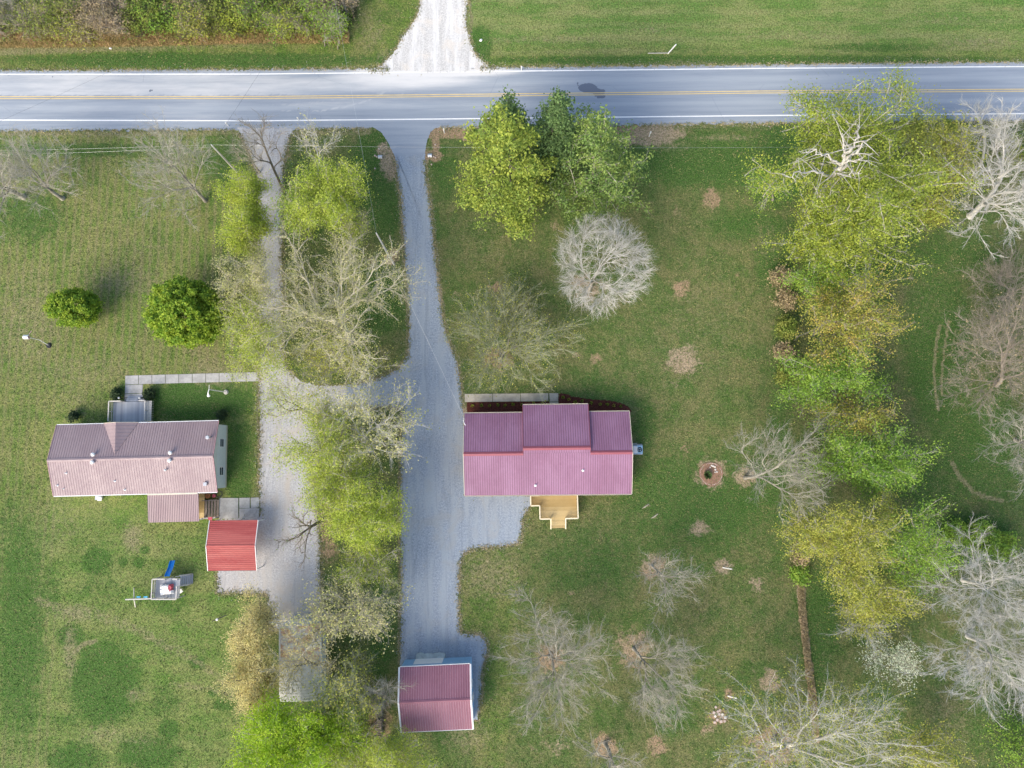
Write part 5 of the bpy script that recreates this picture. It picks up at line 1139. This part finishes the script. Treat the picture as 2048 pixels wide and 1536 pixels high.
# firewood
c_ = at(760,1432); o = thing('firewood_pile', 'long stack of split grey firewood left of the garage', 'firewood', (c_[0],c_[1],0)); rng = np.random.default_rng(9)
y0, y1 = at(0,1466)[1]-c_[1], at(0,1402)[1]-c_[1]; n = 0
for lay in range(5):
    y = y0
    while y < y1 and n < 95:
        r = rng.uniform(.07,.11); l = rng.uniform(.34,.46); x = rng.normal()*.05; a = rng.normal()*.12
        s = MB().tube([(x-l,y-l*a,r+lay*.16),(x+l,y+l*a,r+lay*.16)],[r,r*.9],6); s.build('log', M['log'], o); y += r*2.2+.02; n += 1
for i, (p_, q2, lab, r) in enumerate((((727,1468),(762,1432),'thick grey fallen trunk leaning across the firewood stack',.24),((752,1442),(748,1425),'yellow split plank lying beside the firewood stack',.07),((757,1480),(762,1425),'long straight grey log lying against the firewood stack',.13))):
    a, b = at(*p_), at(*q2); m_ = (a+b)/2; d_ = b-a; s = MB().tube([tuple(-d_/2+[0,0,r]), tuple([.1,.05,r+.35]), tuple(d_/2+[0,0,r+.8])],[r,r*.85,r*.6],9); w_ = s.build('fallen_log', M['bark_dark' if i == 0 else ('wood_new' if i == 1 else 'log')]); w_.location = tuple(m_); tag(w_, lab, 'log')
# dry leaf row at the right, and the tall dry grass under the hedge, uncountable
def scatter(name, poly, n, leaf, h, size, seed, lab, nar=.35, cat='dry leaves', mat=None):
    rng = np.random.default_rng(seed); W_ = np.array([G(*p)[:2] for p in poly]); lo_, hi_ = W_.min(0), W_.max(0); P = rng.uniform(lo_, hi_, (n*4,2)); P = P[inside(P[:,0], P[:,1], W_)][:n]
    c = np.concatenate([P, (rng.random(len(P))*h+.03)[:,None]], 1); V_, Q_ = leaves(c, size, rng, .5, nar); o = link(name, quads_mesh(name, V_, Q_), mat or LM[leaf]); tag(o, lab, cat, kind='stuff')
scatter('dry_leaf_row', closed([(1589,1090),(1601,1090),(1604,1150),(1612,1240),(1622,1330),(1632,1400),(1636,1470),(1628,1470),(1620,1400),(1608,1320),(1598,1230),(1594,1150)]), 9000, 'brushtan', .35, .13, 21, 'long row of dry brown leaves and cut stems on the right lawn')
scatter('dry_grass', closed([(-60,60),(200,62),(420,66),(560,58),(700,62),(700,88),(520,88),(300,94),(-60,98)]), 42000, 'drygold', .7, .20, 22, 'tall tan dry grass along the foot of the brush', .12, 'dry grass')
scatter('hedge_grass', closed([(-60,-60),(720,-60),(705,40),(690,75),(-60,70)]), 40000, 'brush', .9, .17, 23, 'matted green and brown undergrowth beneath the brush', .4, 'undergrowth')
# ------------------------------------------------------------------ grass blades over the lawn: grain that real grass has
rng = np.random.default_rng(77); n = 300000
gxy = np.stack([rng.uniform(-82, 80, n), rng.uniform(-50, 70, n)], 1); gpx, gpy = PX(gxy[:,0], gxy[:,1])
keep = (gpx > -40) & (gpx < 2090) & (gpy > -40) & (gpy < 1580) & ~inside(gpx, gpy, MAIN) & ~inside(gpx, gpy, LEFT) & ~inside(gpx, gpy, APRON) & ~inside(gpx, gpy, NORTH) & ~((gpy > R_N(gpx)-1) & (gpy < R_S(gpx)+1))
for bx in ((248,742,522,804),(222,800,308,850),(434,992,522,1040),(926,784,1120,830),(926,784,1264,832),(100,840,455,1046)): keep &= ~((gpx > bx[0]) & (gpx < bx[2]) & (gpy > bx[1]) & (gpy < bx[3]))
gxy = gxy[keep]
def along(poly, n, sd):
    W_ = np.array([G(*p)[:2] for p in poly]); nx_ = np.roll(W_, -1, 0); L_ = np.hypot(*(nx_-W_).T); i = rng.choice(len(W_), n, p=L_/L_.sum()); u = rng.random(n)[:,None]
    return W_[i]+(nx_[i]-W_[i])*u + rng.normal(size=(n,2))*sd
rd = np.array([G(x, y)[:2] for x, y in [(a, R_N(a)) for a in range(-40, 2100, 20)]]); rd2 = np.array([G(x, y)[:2] for x, y in [(a, R_S(a)) for a in range(-40, 2100, 20)]])
ed = np.concatenate([along(MAIN, 9000, .22), along(LEFT, 9000, .28), along(NORTH, 3000, .3)] + [q[rng.integers(0, len(q), 5000)]+rng.normal(size=(5000,2))*[1.2,.16] for q in (rd, rd2)])
ex_, ey_ = PX(ed[:,0], ed[:,1]); kp = np.ones(len(ed), bool)
for bx in ((795,1310,955,1470),(410,1030,524,1150),(920,815,1270,1000),(1055,985,1160,1060),(740,240,880,320),(590,755,700,830),(780,125,960,150),(470,252,590,266),(926,784,1120,830)): kp &= ~((ex_ > bx[0]) & (ex_ < bx[2]) & (ey_ > bx[1]) & (ey_ < bx[3]))
ed = ed[kp]
st = ed[rng.random(len(ed)) < .35] + rng.normal(size=(0,2)) if False else ed[rng.random(len(ed)) < .35]
st = st + rng.normal(size=st.shape)*.35
sv_, sq_ = leaves(np.concatenate([st, np.full((len(st),1), .035)], 1), .05, rng, 1.5, .8)
tag(link('stray_gravel', quads_mesh('stray_gravel', sv_, sq_), M['grey_gravel']), 'stray gravel stones scattered along the edges of the drives', 'gravel', kind='stuff')
t = NT('verge_grass', 0.9, 0.1); t.color(t.mix(t.ramp(t.noise(0.9, 5, 0.75), 0.42, 0.56), (0.16,0.19,0.07), (0.40,0.34,0.20)))
vv_, vq_ = leaves(np.concatenate([ed, np.full((len(ed),1), .05)], 1), .12, rng, .6, .4); tag(link('verge_grass', quads_mesh('verge_grass', vv_, vq_), t.m), 'thin straw-coloured grass fringing the drives and the road', 'grass', kind='stuff')
n = len(gxy); c = np.concatenate([gxy, np.full((n,1), .05)], 1); V_, Q_ = leaves(c, .11, rng, .2, .35)
t = NT('grass_tufts', 0.9, 0.1); t.color(t.mix(t.ramp(t.noise(0.6, 5, 0.7), 0.42, 0.6), (0.085,0.165,0.03), (0.27,0.25,0.11))); M['tuft'] = t.m
tag(link('grass', quads_mesh('grass', V_, Q_), M['tuft']), 'short mown grass tufts across all the lawns', 'grass', kind='stuff')

# ------------------------------------------------------------------ trees (photo pixel of the foot, of the crown centre, its height in metres, ...)
T = tree
# bare trees
T('grey bare tree with a leaning pale trunk at the top left corner lawn', (126,397), (62,335), 8.5, 72, 4.5, 320, 'bark_pale', tr=.26, seed=11, twigs=3)
T('grey bare tree cut by the left picture edge below the road', (48,394), (0,372), 8, 74, 4, 280, 'bark_pale', tr=.3, seed=12, twigs=3)
T('grey bare tree standing between the leaning utility pole and the corner tree', (411,402), (338,328), 9, 76, 5, 430, 'bark_pale', tr=.22, seed=13)
T('low bare sapling at the foot of the grey tree in the upper left lawn', (380,420), (366,428), 2.5, (28,34), 2, 60, 'bark_pale', tr=.06, seed=14, twigs=2, twl=.6)
T('bare dark-limbed tree leaning over the mouth of the grey driveway', (565,372), (522,280), 8, 52, 4.5, 75, 'bark_shrub', tr=.18, seed=15, twigs=2)
T('thin bare whitish tree between the leaning pole and the grey driveway', (520,345), (492,300), 5, 40, 3, 80, 'bark_tan', tr=.10, seed=16, twigs=3)
T('bare white-limbed tree above the lime tree beside the grey driveway', (647,340), (632,288), 7, 50, 4, 90, 'bark_white', tr=.16, seed=17, leaf='tan', nleaf=.5, lsize=.1)
T('round bare whitish tree in the middle of the upper lawn', (1176,583), (1203,530), 7.5, 90, 4.6, 760, 'bark_white', tr=.22, seed=18, twigs=4, clump=0, lobeamp=.12, shell=.45, bf=.55, align=1.4, fork=.35, zmin=-.25, tbark='bark_trunk')
T('sprawling lichen-green bare fruit tree above the path of the maroon-roofed house', (1000,722), (1008,682), 4.6, (108,98), 3.0, 760, 'bark_green', 'olive', .45, .09, tr=.26, seed=19, twigs=4, fork=.2, lobes=6, lobeamp=.5)
T('bare tree with a leaning grey trunk right of the round flower bed', (1490,956), (1563,934), 9, 98, 5, 380, 'bark_pale', tr=.22, seed=20, lobeamp=.5, fork=.5)
T('large thin bare tree in the lower middle lawn', (1100,1312), (1112,1322), 7.5, (100,130), 4.6, 560, 'bark_pale', tr=.24, seed=21, fork=.35, twigs=4, lobeamp=.35)
T('bare tree with a dark stem in a bark ring left of the paver scatter', (1267,1297), (1332,1362), 7.5, 76, 4.6, 360, 'bark_pale', tr=.2, seed=22, fork=.4, twigs=4)
T('small bare tree leaning from a red bark ring in the lower lawn', (1303,1130), (1342,1170), 6, 62, 4, 210, 'bark_pale', tr=.16, seed=23, fork=.4)
T('dark bare tree cut by the bottom edge between the two lower trees', (1210,1486), (1240,1562), 8, 84, 4.5, 130, 'bark_pale', tr=.24, seed=24, fork=.5)
T('large bare budding tree spreading over the bottom right corner lawn', (1548,1484), (1640,1490), 9.5, (185,120), 5.5, 620, 'bark_white', 'olive', .7, .10, exo=.56, tbark='bark_pale', tr=.42, seed=25, fork=.3, twigs=3, lobeamp=.45)
T('white bare tree at the right edge, upper of the two beside the dark lawn', (1925,1160), (1985,1182), 10, (132,98), 5, 480, 'bark_white', tr=.24, seed=26, fork=.2, twigs=4, twr=.017, clump=30, fan=.17)
T('white bare tree at the right edge, lower of the two beside the dark lawn', (1935,1272), (1995,1325), 10, (140,92), 5, 520, 'bark_white', tr=.24, seed=27, fork=.2, twigs=4, twr=.017, clump=30, fan=.17)
T('big white bare tree with a thick pale trunk at the upper right edge', (1940,432), (2015,345), 11, (100,120), 6, 480, 'bark_white', exo=.5, tr=.38, seed=28, fork=.4, twigs=3, twr=.022)
T('slender bare tree reaching over the road near the upper right corner', (1952,340), (1968,245), 11, (40,52), 4, 120, 'bark_white', tr=.16, seed=29, twigs=3)
T('brownish bare thicket tree at the right edge in the middle', (1992,770), (2008,690), 8, (92,125), 4.5, 680, 'bark_brown', 'brushtan', .12, .1, tr=.25, seed=30, fork=.2, twigs=4, lobeamp=.3)
T('bare grey tree cut by the right edge below the brown thicket', (2030,880), (2048,882), 8, (76,82), 4.5, 300, 'bark_pale', tr=.2, seed=31)
T('low brown bare brush at the right edge under the big white tree', (2005,600), (2025,570), 4, (60,64), 3, 260, 'bark_brown', tr=.12, seed=32, fork=.2, twigs=4)
T('bare dark-limbed tree leaning west over the grey gravel from the tree strip', (648,1040), (596,1075), 7, (46,50), 4, 60, 'bark_shrub', 'green', .1, .1, tr=.2, seed=33, twigs=2)
T('small bare tree overhanging the west edge of the garage roof', (770,1395), (772,1376), 5.5, (48,28), 2.6, 120, 'bark_pale', tr=.12, seed=34, fork=.3)
T('bare grey-branched tree in the gap between olive trees and blossom tree', (1745,1250), (1730,1250), 5, (50,40), 3, 110, 'bark_white', tr=.12, seed=35, leaf='olive', nleaf=.5, lsize=.11)
# leafy trees of the lawn
T('round dense fresh green tree on the left lawn', (392,636), (371,625), 4.6, 67, 4.0, 420, 'bark_dark', 'round', 9, .17, .22, twigs=4, twl=.6, tr=.2, seed=40, lo=.6, lobeamp=.13, zmin=-.8, name='tree')
T('small oval fresh green tree on the far left lawn', (172,620), (147,614), 3.6, (42,36), 3.0, 240, 'bark_dark', 'round', 8, .14, .18, twigs=4, twl=.5, tr=.13, seed=41, lo=.55, lobeamp=.18, zmin=-.8)
pk = dict(excurrent=True, cone=True, bf=.05, fork=.2, twigs=2, twl=.6)
T('tall pine with dark tip and yellow-green skirt right of the driveway', (1030,392), (1012,325), 11.5, (118,130), 10, 400, 'bark_dark', 'pineyel', 6.5, .17, .40, tr=.34, seed=42, **pk)
T('dark green pine poking over the road beside the yellow-green pine', (1100,345), (1110,272), 11, (78,66), 8.5, 280, 'bark_dark', 'pine', 6.5, .17, .40, tr=.28, seed=43, **pk)
T('broad mid-green pine right of the yellow-green pine', (1172,388), (1190,312), 10, (110,118), 8.5, 400, 'bark_pale', 'pinemid', 5.5, .16, .42, tr=.32, seed=44, **pk)
T('dark narrow pine top rising behind the yellow-green pine', (1035,330), (1018,248), 12.5, (50,48), 6, 160, 'bark_dark', 'pine', 6.5, .17, .38, tr=.22, seed=45, **pk)
T('huge yellow-green tree with thick white limbs at the upper right', (1640,392), (1712,330), 13, (150,155), 7.5, 560, 'bark_pale', 'yelgreen', 5.0, .20, .55, tr=.62, seed=46, fork=.25, twigs=2, exo=.46, clump=22, fan=.15, tbark='bark_limb')
big = bpy.data.objects[[o.name for o in C.objects if o.get('label', '').startswith('huge yellow-green tree')][0]]
bo = np.array(big.location); rng = np.random.default_rng(99)
for pts, r0_ in (([(1646,384,3),(1662,358,12),(1680,330,17),(1700,300,20.0),(1711,284,21.5)], .42), ([(1664,356,12),(1692,326,17.5),(1718,296,20.5),(1740,278,22)], .30), ([(1690,318,17.5),(1688,292,20.5),(1684,266,22)], .20),
        ([(1680,330,17),(1655,312,19.5),(1628,306,20.5),(1604,306,21)], .17), ([(1664,356,12),(1636,342,17.5),(1600,346,19),(1570,352,19)], .20), ([(1672,344,15),(1700,352,19),(1724,346,20.5)], .14), ([(1700,300,20),(1716,270,22),(1712,240,22.5)], .15), ([(1686,322,17.5),(1712,322,20.5),(1745,306,22)], .15)):
    W_ = np.array([G(*p) for p in pts])-bo; n = len(W_); tt = np.linspace(0, 1, n*4); P_ = np.stack([np.interp(tt, np.linspace(0,1,n), W_[:,k]) for k in range(3)], 1); P_[1:-1] += rng.normal(size=(len(P_)-2,3))*.16
    mb = MB().tube([tuple(p) for p in P_], [r0_*.8*(1-.8*t_) for t_ in tt], 8)
    for k in range(3, len(P_)-1):
        for _ in range(1):
            d_ = P_[k+1]-P_[k]; d_ = d_/np.linalg.norm(d_)+rng.normal(size=3)*.75; d_[2] = abs(d_[2])*.4; l_ = rng.uniform(.8, 2.2); m_ = P_[k]+d_*l_*.5+rng.normal(size=3)*.12; mb.tube([tuple(P_[k]), tuple(m_), tuple(m_+d_*l_*.5+rng.normal(size=3)*.2)], [r0_*.25, r0_*.15, .015], 5)
    mb.build('limb', M['bark_limb'], big)
T('yellow-green tree just below the huge white-limbed tree', (1625,510), (1648,478), 8, (78,70), 4.5, 300, 'bark_white', 'yelgreen', 4, .20, .45, tr=.22, seed=47, twigs=2)
T('faint green tree beside the big white bare tree at the upper right', (1860,350), (1880,320), 8, (56,90), 4.5, 260, 'bark_pale', 'olive', 2.6, .2, .5, tr=.2, seed=48, twigs=2)
T('green tree left of the huge white-limbed tree at its lower side', (1545,400), (1540,372), 6.5, (40,38), 3, 90, 'bark_pale', 'green', 2.2, .17, .45, tr=.14, seed=49, twigs=2)
T('bright green sparse tree under the yellow-green trees in the right row', (1625,585), (1633,560), 6, (56,44), 3.5, 150, 'bark_pale', 'green', 3.4, .17, .4, tr=.16, seed=50, twigs=2)
T('orange-tinged tree, widest in the right row', (1655,655), (1686,642), 8.5, (100,84), 5, 430, 'bark_brown', 'orange', 3.0, .18, .42, tr=.25, seed=51, twigs=2)
T('green tree directly below the orange-tinged tree', (1640,760), (1662,755), 7, (104,52), 4, 300, 'bark_pale', 'green', 3.6, .19, .42, tr=.22, seed=52, twigs=2)
T('sparse orange-olive tree between two green trees in the right row', (1700,845), (1722,836), 7.5, (64,44), 4, 180, 'bark_brown', 'orange', 3, .17, .42, tr=.2, seed=53, twigs=2)
T('low olive bush left of the sparse orange-olive tree', (1648,838), (1652,834), 3, (34,26), 2, 80, 'bark_pale', 'green', 1.8, .15, .3, tr=.1, seed=54, twigs=2, cat='bush', name='bush')
T('wide green tree right of the bare leaning tree', (1715,935), (1745,928), 8, (100,64), 5, 430, 'bark_pale', 'green', 3.8, .19, .42, tr=.24, seed=55, twigs=2)
T('olive-yellow tree with a grey leaning trunk in the right row', (1612,1052), (1698,1088), 10, (96,92), 5, 430, 'bark_pale', 'olive', 3.6, .17, .40, tr=.26, seed=56, fork=.35, twigs=3)
T('green tree between the olive-yellow tree and the white bare trees', (1790,1080), (1818,1092), 8, (62,76), 4.5, 300, 'bark_pale', 'green', 3.4, .18, .42, tr=.2, seed=57, twigs=2)
T('small yellow-olive tree above the blossom tree', (1735,1190), (1758,1205), 6.5, (56,52), 3.5, 220, 'bark_pale', 'olive', 3.4, .17, .40, tr=.16, seed=58, twigs=2)
T('white blossoming small tree below the olive trees', (1775,1310), (1790,1316), 4.5, (48,38), 2.5, 130, 'bark_pale', 'blossom', 2.0, .15, .40, tr=.12, seed=59, twigs=2)
T('yellow-green low tree at the bottom edge right of the large budding tree', (1840,1490), (1860,1510), 5, (66,50), 3, 170, 'bark_pale', 'olive', 2.4, .18, .45, tr=.14, seed=60, twigs=2)
T('dark green bush in the bottom right corner', (2030,1495), (2040,1500), 3.5, (34,40), 2.5, 130, 'bark_dark', 'green', 4, .17, .35, tr=.12, seed=61, twigs=2, cat='bush', name='bush')
T('slender leaning green tree with bare upper limbs beside the orange-tinged tree', (1660,600), (1716,556), 8, (34,26), 3, 60, 'bark_white', 'green', 1.6, .17, .4, tr=.12, seed=62, twigs=2)
# shrubs along the right row
for i, (x, y, r, h, lf, bk_, lab) in enumerate(((1562,555,24,1.6,'brushtan','bark_shrub','rounded brown twiggy shrub at the top of the right shrub line'),(1568,600,20,1.5,'brushtan','bark_shrub','brown twiggy shrub below the rounded one in the right shrub line'),
    (1570,655,20,1.5,'brush','bark_shrub','dull brown-green shrub beside the orange-tinged tree'),(1567,705,20,1.4,'brushtan','bark_shrub','brown shrub at the lower left of the orange-tinged tree'),(1572,752,18,1.4,'brush','bark_shrub','low shrub left of the green tree in the right row'),
    (1960,1078,40,1.6,'green','bark_shrub','wide grassy green bush beside the upper white bare tree'),(1916,1066,26,1.2,'green','bark_shrub','smaller grassy green bush left of the wide one'),(2002,1090,28,1.2,'green','bark_shrub','green bush right of the wide grassy bush'),
    (1598,1147,13,.7,'green','bark_shrub','small bright green shrub at the head of the dry leaf row'),(1602,1110,16,1.2,'brushtan','bark_shrub','bare twiggy shrub above the small bright shrub'),
    (1830,268,40,2.2,'olive','bark_shrub','olive shrub below the road right of the huge tree'),(1895,272,36,2.2,'orange','bark_shrub','orange-tinged shrub below the road near the slender bare tree'),(1860,420,40,2.2,'olive','bark_shrub','olive shrub at the lower right of the huge tree'),(2030,300,30,2,'brush','bark_shrub','dark shrub at the right edge below the road'),(1925,300,30,2,'brush','bark_shrub','brushy shrub at the foot of the slender bare tree'))):
    T(lab, (x,y), (x,y), h*.9, r, h*.85, 90, bk_, lf, 3.0 if lf not in ('brushtan',) else 1.4, .14, .25, tr=.05, seed=200+i, twigs=4, twl=.7, fork=.05, name='shrub', cat='shrub')
T('dark round evergreen shrub on the lawn left of the grey deck', (147,832), (147,832), .6, 9, .55, 60, 'bark_dark', 'dark', 7, .11, .14, tr=.04, seed=240, twigs=3, twl=.3, fork=.05, name='shrub', cat='shrub')
T('dark evergreen shrub at the west side of the front path end', (233,789), (233,789), .6, 10, .55, 60, 'bark_dark', 'dark', 7, .11, .14, tr=.04, seed=241, twigs=3, twl=.3, fork=.05, name='shrub', cat='shrub')
T('olive evergreen shrub at the east side of the front path end', (298,788), (298,788), .6, 10, .55, 60, 'bark_dark', 'dark', 5, .11, .14, tr=.04, seed=242, twigs=3, twl=.3, fork=.05, name='shrub', cat='shrub')
T('dark round evergreen shrub near the north-east corner of the mauve-roofed house', (443,829), (443,829), .6, 9, .55, 60, 'bark_dark', 'dark', 7, .11, .14, tr=.04, seed=243, twigs=3, twl=.3, fork=.05, name='shrub', cat='shrub')
# left tree strip
T('bright lime tree at the head of the strip left of the grey driveway', (500,405), (487,385), 7, (36,44), 4, 240, 'bark_pale', 'lime', 4.5, .16, .32, tr=.16, seed=70, twigs=3)
T('bright lime tree just below the first lime tree left of the grey driveway', (500,485), (482,464), 7, (38,38), 4, 220, 'bark_pale', 'lime', 4.5, .16, .32, tr=.16, seed=71, twigs=3)
T('large lime-green tree between the two driveways near the road', (665,425), (650,395), 8.5, (72,78), 4.5, 460, 'bark_pale', 'lime', 4.2, .17, .40, tr=.22, seed=72, twigs=3)
T('sparse green tree between driveways left of the large lime tree', (620,450), (592,420), 7, (50,56), 4, 170, 'bark_tan', 'green', 1.4, .14, .4, tr=.16, seed=73, twigs=3)
T('tan budding tree hanging over the left side of the grey driveway', (520,572), (500,556), 7.5, (52,58), 4.2, 240, 'bark_tan', 'tan', 2.2, .12, .36, tr=.18, seed=74, twigs=3)
T('tan and green tree left of the grey driveway beside the round green tree', (520,648), (503,640), 7.5, (50,58), 4.2, 240, 'bark_tan', 'lime', 1.9, .13, .38, tr=.18, seed=75, twigs=3)
T('lime tree leaning over the grey driveway opposite the round green tree', (565,700), (530,690), 7.5, (44,52), 4, 220, 'bark_tan', 'lime', 2.2, .14, .40, tr=.16, seed=76, twigs=3)
T('lime-tan low tree at the corner of the front path and the grey driveway', (515,712), (492,718), 5, (40,32), 3, 130, 'bark_tan', 'lime', 1.8, .13, .35, tr=.12, seed=77, twigs=3)
T('great tan budding tree with pale spreading limbs between the two driveways', (702,682), (668,606), 11, (132,134), 6, 720, 'bark_tan', 'tan', 1.25, .12, .36, tr=.42, seed=78, fork=.3, twigs=3, exo=.45, tbark='bark_tan')
T('tan bare tree at the lower end of the grass island between driveways', (700,740), (672,720), 7, (90,50), 4, 240, 'bark_tan', 'olive', .9, .12, .36, tr=.2, seed=79, twigs=3)
T('thin tan tree behind the driveway pole', (690,520), (702,485), 7, (40,52), 4, 170, 'bark_tan', 'tan', 1.2, .12, .36, tr=.15, seed=80, twigs=3)
T('sparse lime tree spreading over the junction of the two driveways', (640,835), (580,800), 8, (60,56), 4, 130, 'bark_tan', 'lime', 1.2, .13, .40, tr=.18, seed=81, twigs=3)
T('pale-limbed tan tree reaching over the blue-grey driveway', (728,880), (742,842), 8, (98,86), 5, 380, 'bark_white', 'tan', .9, .12, .34, tr=.28, seed=82, fork=.3, twigs=3, lobeamp=.5)
T('broad lime tree on the west side of the tree strip', (668,915), (640,895), 8, (82,76), 4.5, 330, 'bark_tan', 'lime', 2.2, .15, .40, tr=.22, seed=83, twigs=3)
T('vivid lime tree in the middle of the tree strip', (690,990), (668,975), 7.5, (62,58), 4.2, 280, 'bark_tan', 'lime', 2.6, .15, .38, tr=.2, seed=84, twigs=3)
T('dense lime tree bulging over the grass below the pale-limbed tree', (735,1050), (730,1040), 8, (62,62), 4.5, 330, 'bark_tan', 'lime', 4.0, .16, .38, tr=.2, seed=85, twigs=3)
T('olive-green sparse tree beside the blue-grey driveway above the garage', (740,1130), (745,1135), 6.5, (62,44), 4, 240, 'bark_tan', 'yelgreen', 1.6, .13, .38, tr=.18, seed=86, twigs=3)
T('bare budding tree in the tree strip above the garage', (712,1215), (712,1228), 7.5, (82,66), 4.5, 380, 'bark_pale', 'tan', .8, .12, .34, tr=.2, seed=87, twigs=3)
T('dense golden tan tree along the left side of the old shed, upper part', (520,1262), (506,1262), 6.5, (38,58), 3.6, 300, 'bark_dark', 'gold', 4.4, .14, .30, tr=.18, seed=88, twigs=3)
T('dense golden tan tree along the left side of the old shed, lower part', (525,1360), (506,1362), 6.5, (40,56), 3.6, 300, 'bark_dark', 'gold', 4.4, .14, .30, tr=.18, seed=89, twigs=3)
T('golden tan tree spreading thinly over the old shed roof', (650,1330), (604,1322), 7.5, (60,76), 3.6, 150, 'bark_tan', 'gold', 1.3, .13, .34, tr=.2, seed=90, twigs=3)
T('tan sparse tree over the upper right of the old shed', (655,1262), (640,1245), 7, (62,44), 4, 120, 'bark_tan', 'tan', .7, .12, .34, tr=.18, seed=91, twigs=3)
T('grey-green bare tree between the old shed and the garage', (690,1385), (700,1385), 7, (70,66), 4.5, 340, 'bark_green', 'olive', .6, .12, .34, tr=.2, seed=92, twigs=4)
T('huge vivid lime tree at the bottom edge', (590,1460), (582,1496), 8, (98,90), 5, 640, 'bark_tan', 'limevivid', 5, .18, .38, tr=.3, seed=93, twigs=3, lobeamp=.3)
T('lime tree at the bottom edge below the garage', (770,1490), (775,1526), 6.5, (84,54), 4, 330, 'bark_pale', 'lime', 3.2, .15, .38, tr=.2, seed=94, twigs=3)
T('olive-lime tree between the two lime trees of the bottom edge', (690,1460), (690,1480), 6.5, (48,66), 4, 260, 'bark_tan', 'yelgreen', 2.6, .14, .36, tr=.18, seed=95, twigs=3)
# the brush along the north side of the road
BR = [(20,18,34,'bark_pale',None,0,'tangle of pale bare twigs in the top left corner'),(70,48,40,'bark_brown','brush',2,'green and brown bush left of the pale brush'),(125,22,40,'bark_brown','brush',3.2,'dense green bush near the top left corner'),
 (150,58,28,'bark_brown','olive',1.6,'low olive bush above the dry grass at the left'),(190,30,36,'bark_brown','brushtan',1.6,'brown viny bush, first in the brown tangle'),(232,22,36,'bark_brown','brushtan',1.0,'brown bare viny bush in the middle of the brown tangle'),
 (215,60,22,'bark_brown','brushtan',1.4,'low pinkish dry bush at the edge of the brush'),(278,22,40,'bark_dark','brush',3.4,'large dark green bush right of the brown tangle'),(330,42,38,'bark_dark','green',2.6,'mid green bush over the verge at the top'),
 (322,6,36,'bark_dark','brush',3.4,'dark green bush against the top edge'),(375,20,38,'bark_brown','brushtan',1.8,'rusty brown bush between green bushes'),(392,56,26,'bark_brown','olive',2.2,'small olive bush over the dry grass'),
 (425,26,36,'bark_dark','brush',2.8,'dull green bush in the middle of the brush'),(470,44,28,'bark_dark','yelgreen',2.6,'small yellow-green bush at the edge of the brush'),(478,10,36,'bark_brown','brush',2.0,'grey-green bush against the top edge'),
 (525,30,38,'bark_brown','green',2.0,'loose green bush right of the middle of the brush'),(570,20,36,'bark_dark','brush',2.8,'thick green bush near the right end of the brush'),(585,58,26,'bark_brown','yelgreen',1.8,'small leafy bush over the dry grass near the right end'),
 (620,34,34,'bark_brown','green',2.2,'bright green bush near the end of the brush'),(655,14,30,'bark_brown','brushtan',1.4,'brown vine bush at the end of the brush'),(664,56,20,'bark_pale','green',1.6,'last small bush at the right end of the brush'),(-30,40,40,'bark_brown','brush',2,'bush cut by the left picture edge above the road')]
for i, (x, y, r, bk_, lf, nl_, lab) in enumerate(BR):
    T(lab, (x, y*.86+2), (x, y*.86-3), 2.0, (r*1.05, r*.72), 1.9, 150, bk_, lf, nl_, .17, .34, tr=.07, seed=300+i, twigs=4, twl=1.0, fork=.05, name='bush', cat='bush', lobeamp=.5)
for i, (x, y, h, lab) in enumerate(((650,92,5,'thin bare pale sapling on the verge at the right end of the brush, left one'),(676,98,4.5,'thin bare pale sapling on the verge at the right end of the brush, right one'))):
    T(lab, (x, y), (x+1, y-16), h*.75, (8,8), h*.3, 14, 'bark_pale', 'green', .6, .1, .2, tr=.06, seed=340+i, twigs=1, twl=.4, name='sapling', cat='sapling')
